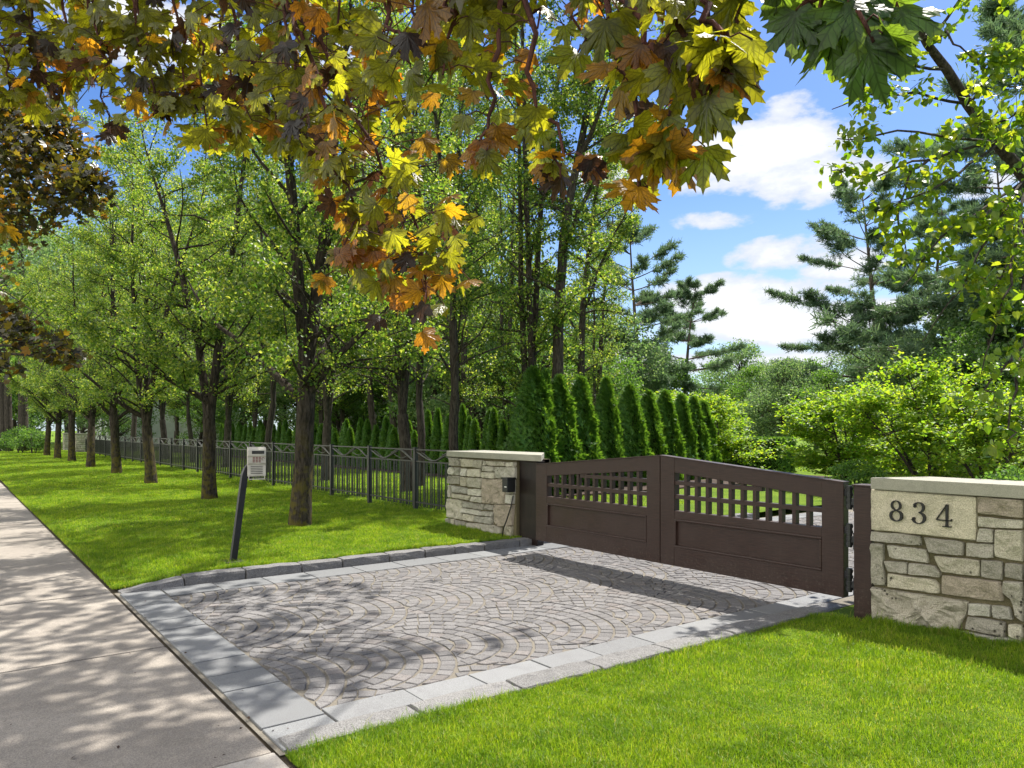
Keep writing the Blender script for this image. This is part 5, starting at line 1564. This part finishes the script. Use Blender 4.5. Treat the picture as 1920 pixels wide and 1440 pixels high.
    for (p, q), s_, (key, t) in zip(POS, SZ, KIND):
        # petiole
        tip = q; tw.tube([p, (p + tip) / 2 + np.array((0, 0, 0.012)), tip], 0.0016, 4, cap=False)
        ax = np.array((0, 0, -1.0)) + rg.normal(size=3) * 0.38 + unit((q - p)) * 0.25
        facing = rg.choice((1.0, 1.0, -1.0)) * np.array((0.6, -0.75, 0.1)) + rg.normal(size=3) * 0.65 + np.array((0, 0, 0.45))
        nr = unit(facing); ax = unit(ax - nr * ax.dot(nr)); bx_ = np.cross(ax, nr)
        a = rg.uniform(0.05, 0.6); b = rg.uniform(-0.15, 0.85); wv_ = rg.uniform(0, 6.28)
        x, y = SV[:, 0], SV[:, 1]; r2 = x * x + (y - 0.15) ** 2
        z = -a * (y ** 2) * 0.7 - b * np.abs(x) ** 1.4 * 0.55 + 0.035 * np.sin(np.arctan2(x, y - 0.1) * 5 + wv_) * np.sqrt(r2) + 0.02 * np.sin(9 * x + 7 * y + wv_)
        V = tip + s_ * (x[:, None] * bx_ + y[:, None] * ax + z[:, None] * nr); Vs.append(V); UV.append(SV[:, :2])
        u = rg.uniform()
        orange = {'o': 0.16 + 0.42 * t, 'm': 0.25, 'g': 0.10, 'r': 0.48, 'd': 0.0, 'l': 0.16 * t}[key]
        dark = {'o': 0.05, 'm': 0.12, 'g': 0.04, 'r': 0.03, 'd': 0.0, 'l': 0.13}[key]
        if u < dark: c1, c2 = np.array((0.018, 0.016, 0.016)), np.array((0.10, 0.045, 0.02))
        elif u < dark + orange: c1, c2 = np.array((0.13, 0.06, 0.012)), np.array((0.90, 0.42, 0.02)) * rg.uniform(0.75, 1.1) + np.array((0, 0.08, 0)) * rg.uniform(-1, 1.4)
        elif key == 'd': c1, c2 = np.array((0.035, 0.075, 0.028)), np.array((0.20, 0.32, 0.02))
        else: c1, c2 = np.array((0.055, 0.065, 0.014)) * rg.uniform(0.8, 1.2), np.array((0.62, 0.62, 0.02)) * rg.uniform(0.65, 1.15)
        g_ = 0.75 + 0.35 * np.clip(np.sqrt(r2), 0, 1)
        C1.append(np.tile(c1, (k0, 1))); edge = np.clip(np.sqrt(r2) - 0.35, 0, 1)[:, None] * 0.6
        C2.append(c2 * (1 - edge) + edge * (c2 * np.array((1.15, 0.72, 0.8))))
        idx += [i + nl * k0 for i in flat]
        for L_ in lens: st.append(cnt); cnt += L_
        nl += 1
    mb.build('trunk', M['bark_plain'], root, smooth=True); tw.build('twigs', M['twig'], root, smooth=True)
    V = np.concatenate(Vs)
    me = mesh_from('foliage', V, idx, st, M['maple'], True, {'tint': np.concatenate(C1), 'glow': np.concatenate(C2)}, np.concatenate(UV)); link('foliage', me, root)
    # the upper crown, out of the picture, that throws the dappled shade
    P = []
    for l in limbs:
        for _ in range(30):
            c = along(l, rg.uniform(0.55, 1.10)) + rg.normal(size=3) * np.array((0.8, 0.8, 0.35)) + np.array((0, 0, 0.5))
            P.append(c + rg.normal(size=(26, 3)) * np.array((0.30, 0.30, 0.14)))
    P = np.concatenate(P + [np.array(UP)]); px, py, zc = to_px(P + G)
    hide = (zc < 0.15) | (py < -60) | (px < -120) | (px > 2050)
    P = P[hide]
    # the lawn beside the number wall lies in full sun
    W = P + G; Q = W - (W[:, 2] / sv.z)[:, None] * np.array(sv)[None]; P = P[~((Q[:, 0] > -4.5 + 0.25 * (Q[:, 1] < 2.2)) & (Q[:, 1] > 1.3))]
    # nothing overhead stands between the sun and the hanging sprays
    W = P + G; k_ = (W[:, 2] - 2.6) / sv.z; Q = W - k_[:, None] * np.array(sv)[None]; qx, qy, qz = to_px(Q)
    near_ = W[:, 2] < 5.2
    P = P[~((qz > 0.3) & (qz < 3.4) & (qx > -150) & (qx < 1950) & (qy < 900)) | (rg.uniform(0, 1, len(P)) < np.where(near_, 0.45, 0.06))]
    leaf_obj('crown', P, 0.15 * rg.uniform(0.7, 1.15, len(P)), LOBED, M['maple_high'], rg, root, up=0.9)


big_maple()

# ------------------------------------------------------------------ grass
def grass():
    rg = np.random.default_rng(801); Xs = []; Ys = []; Ls = []; Ws = []
    def region(n, x0, x1, y0, y1, l0, l1, w):
        x = rg.uniform(x0, x1, n); y = rg.uniform(y0, y1, n)
        px, py, zc = to_px(np.stack([x, y, np.zeros(n)], 1))
        k = (zc > 0.2) & (px > -420) & (px < 2900) & (py < 2100)
        x, y = x[k], y[k]
        Xs.append(x); Ys.append(y); Ls.append(rg.uniform(l0, l1, len(x)) * (0.85 + 0.3 * np.sin(x * 3.1) * np.sin(y * 2.7 + x) + 0.25 * np.sin(x * 11 + 2 * np.sin(y * 7)) * np.sin(y * 13 + x * 3)) * (1 + (rg.uniform(0, 1, len(x)) > 0.985) * 0.8)); Ws.append(np.full(len(x), w))
    region(270000, X_R + 0.03, 0.2, Y_W + 0.0, 3.6, 0.022, 0.072, 0.0032)
    region(220000, X_R + 0.03, 2.2, 3.0, 6.06, 0.022, 0.066, 0.0036)
    region(110000, -12.5, X_L - 0.21, Y_W, 4.5, 0.03, 0.065, 0.0045)
    region(70000, -12.5, X_L - 0.21, 4.5, 6.98, 0.03, 0.065, 0.005)
    region(120000, -20, -12.4, Y_W, 7, 0.03, 0.065, 0.007)
    region(110000, -34, -19.8, Y_W, 7, 0.03, 0.07, 0.011)
    region(90000, -62, -33.5, Y_W, 7.5, 0.03, 0.07, 0.018)
    region(60000, -30, -10, 7, 12.3, 0.03, 0.07, 0.011)
    # tufts left longer against stone edges
    region(4500, X_R + 0.0, X_R + 0.06, Y_W, 6.0, 0.03, 0.07, 0.003)
    region(9000, X_L - 0.27, X_L - 0.19, Y_W, 6.2, 0.04, 0.085, 0.004)
    region(14000, -3.2, 1.6, 5.95, 6.07, 0.06, 0.12, 0.0035)
    region(12000, -24, X_L - 0.2, Y_W - 0.03, Y_W + 0.05, 0.04, 0.08, 0.004)
    x = np.concatenate(Xs); y = np.concatenate(Ys); L_ = np.concatenate(Ls); w = np.concatenate(Ws); n = len(x)
    z = lawn_h(x, y) - 0.006; a = rg.uniform(0, 6.283, n); lean = rg.uniform(0.1, 0.75, n); la = rg.uniform(0, 6.283, n)
    dx, dy = np.cos(a) * w / 2, np.sin(a) * w / 2; lx, ly = np.cos(la) * lean * L_, np.sin(la) * lean * L_
    V = np.zeros((n, 5, 3))
    V[:, 0] = np.stack([x - dx, y - dy, z], 1); V[:, 1] = np.stack([x + dx, y + dy, z], 1)
    V[:, 2] = np.stack([x + dx * 0.8 + lx * 0.35, y + dy * 0.8 + ly * 0.35, z + L_ * 0.6], 1)
    V[:, 3] = np.stack([x - dx * 0.8 + lx * 0.35, y - dy * 0.8 + ly * 0.35, z + L_ * 0.6], 1)
    V[:, 4] = np.stack([x + lx, y + ly, z + L_ * (1 - 0.35 * lean)], 1)
    b = np.arange(n)[:, None] * 5; idx = (b + np.array((0, 1, 2, 3, 3, 2, 4))[None]).ravel()
    st = (np.arange(n)[:, None] * 7 + np.array((0, 4))[None]).ravel()
    o = link('grass', mesh_from('grass', V.reshape(-1, 3), idx, st, M['grass'])); tag(o, 'bright green mown grass of both lawns', 'grass', kind='stuff')


grass()

# fallen bits on the paving
rg = np.random.default_rng(5)
P = np.stack([rg.uniform(-9, -3.0, 170), rg.uniform(-0.1, 5.8, 170), np.full(170, 0.014)], 1); P = P[(P[:, 1] < 1.25) | (P[:, 0] < -3.9)]
o = leaf_obj('leaf_litter', P, 0.024 * rg.uniform(0.4, 1.3, len(P)), DIAMOND, M['mulch'], rg, up=3.0); tag(o, 'dark leaf scraps scattered on the paving', 'leaf litter', kind='stuff')
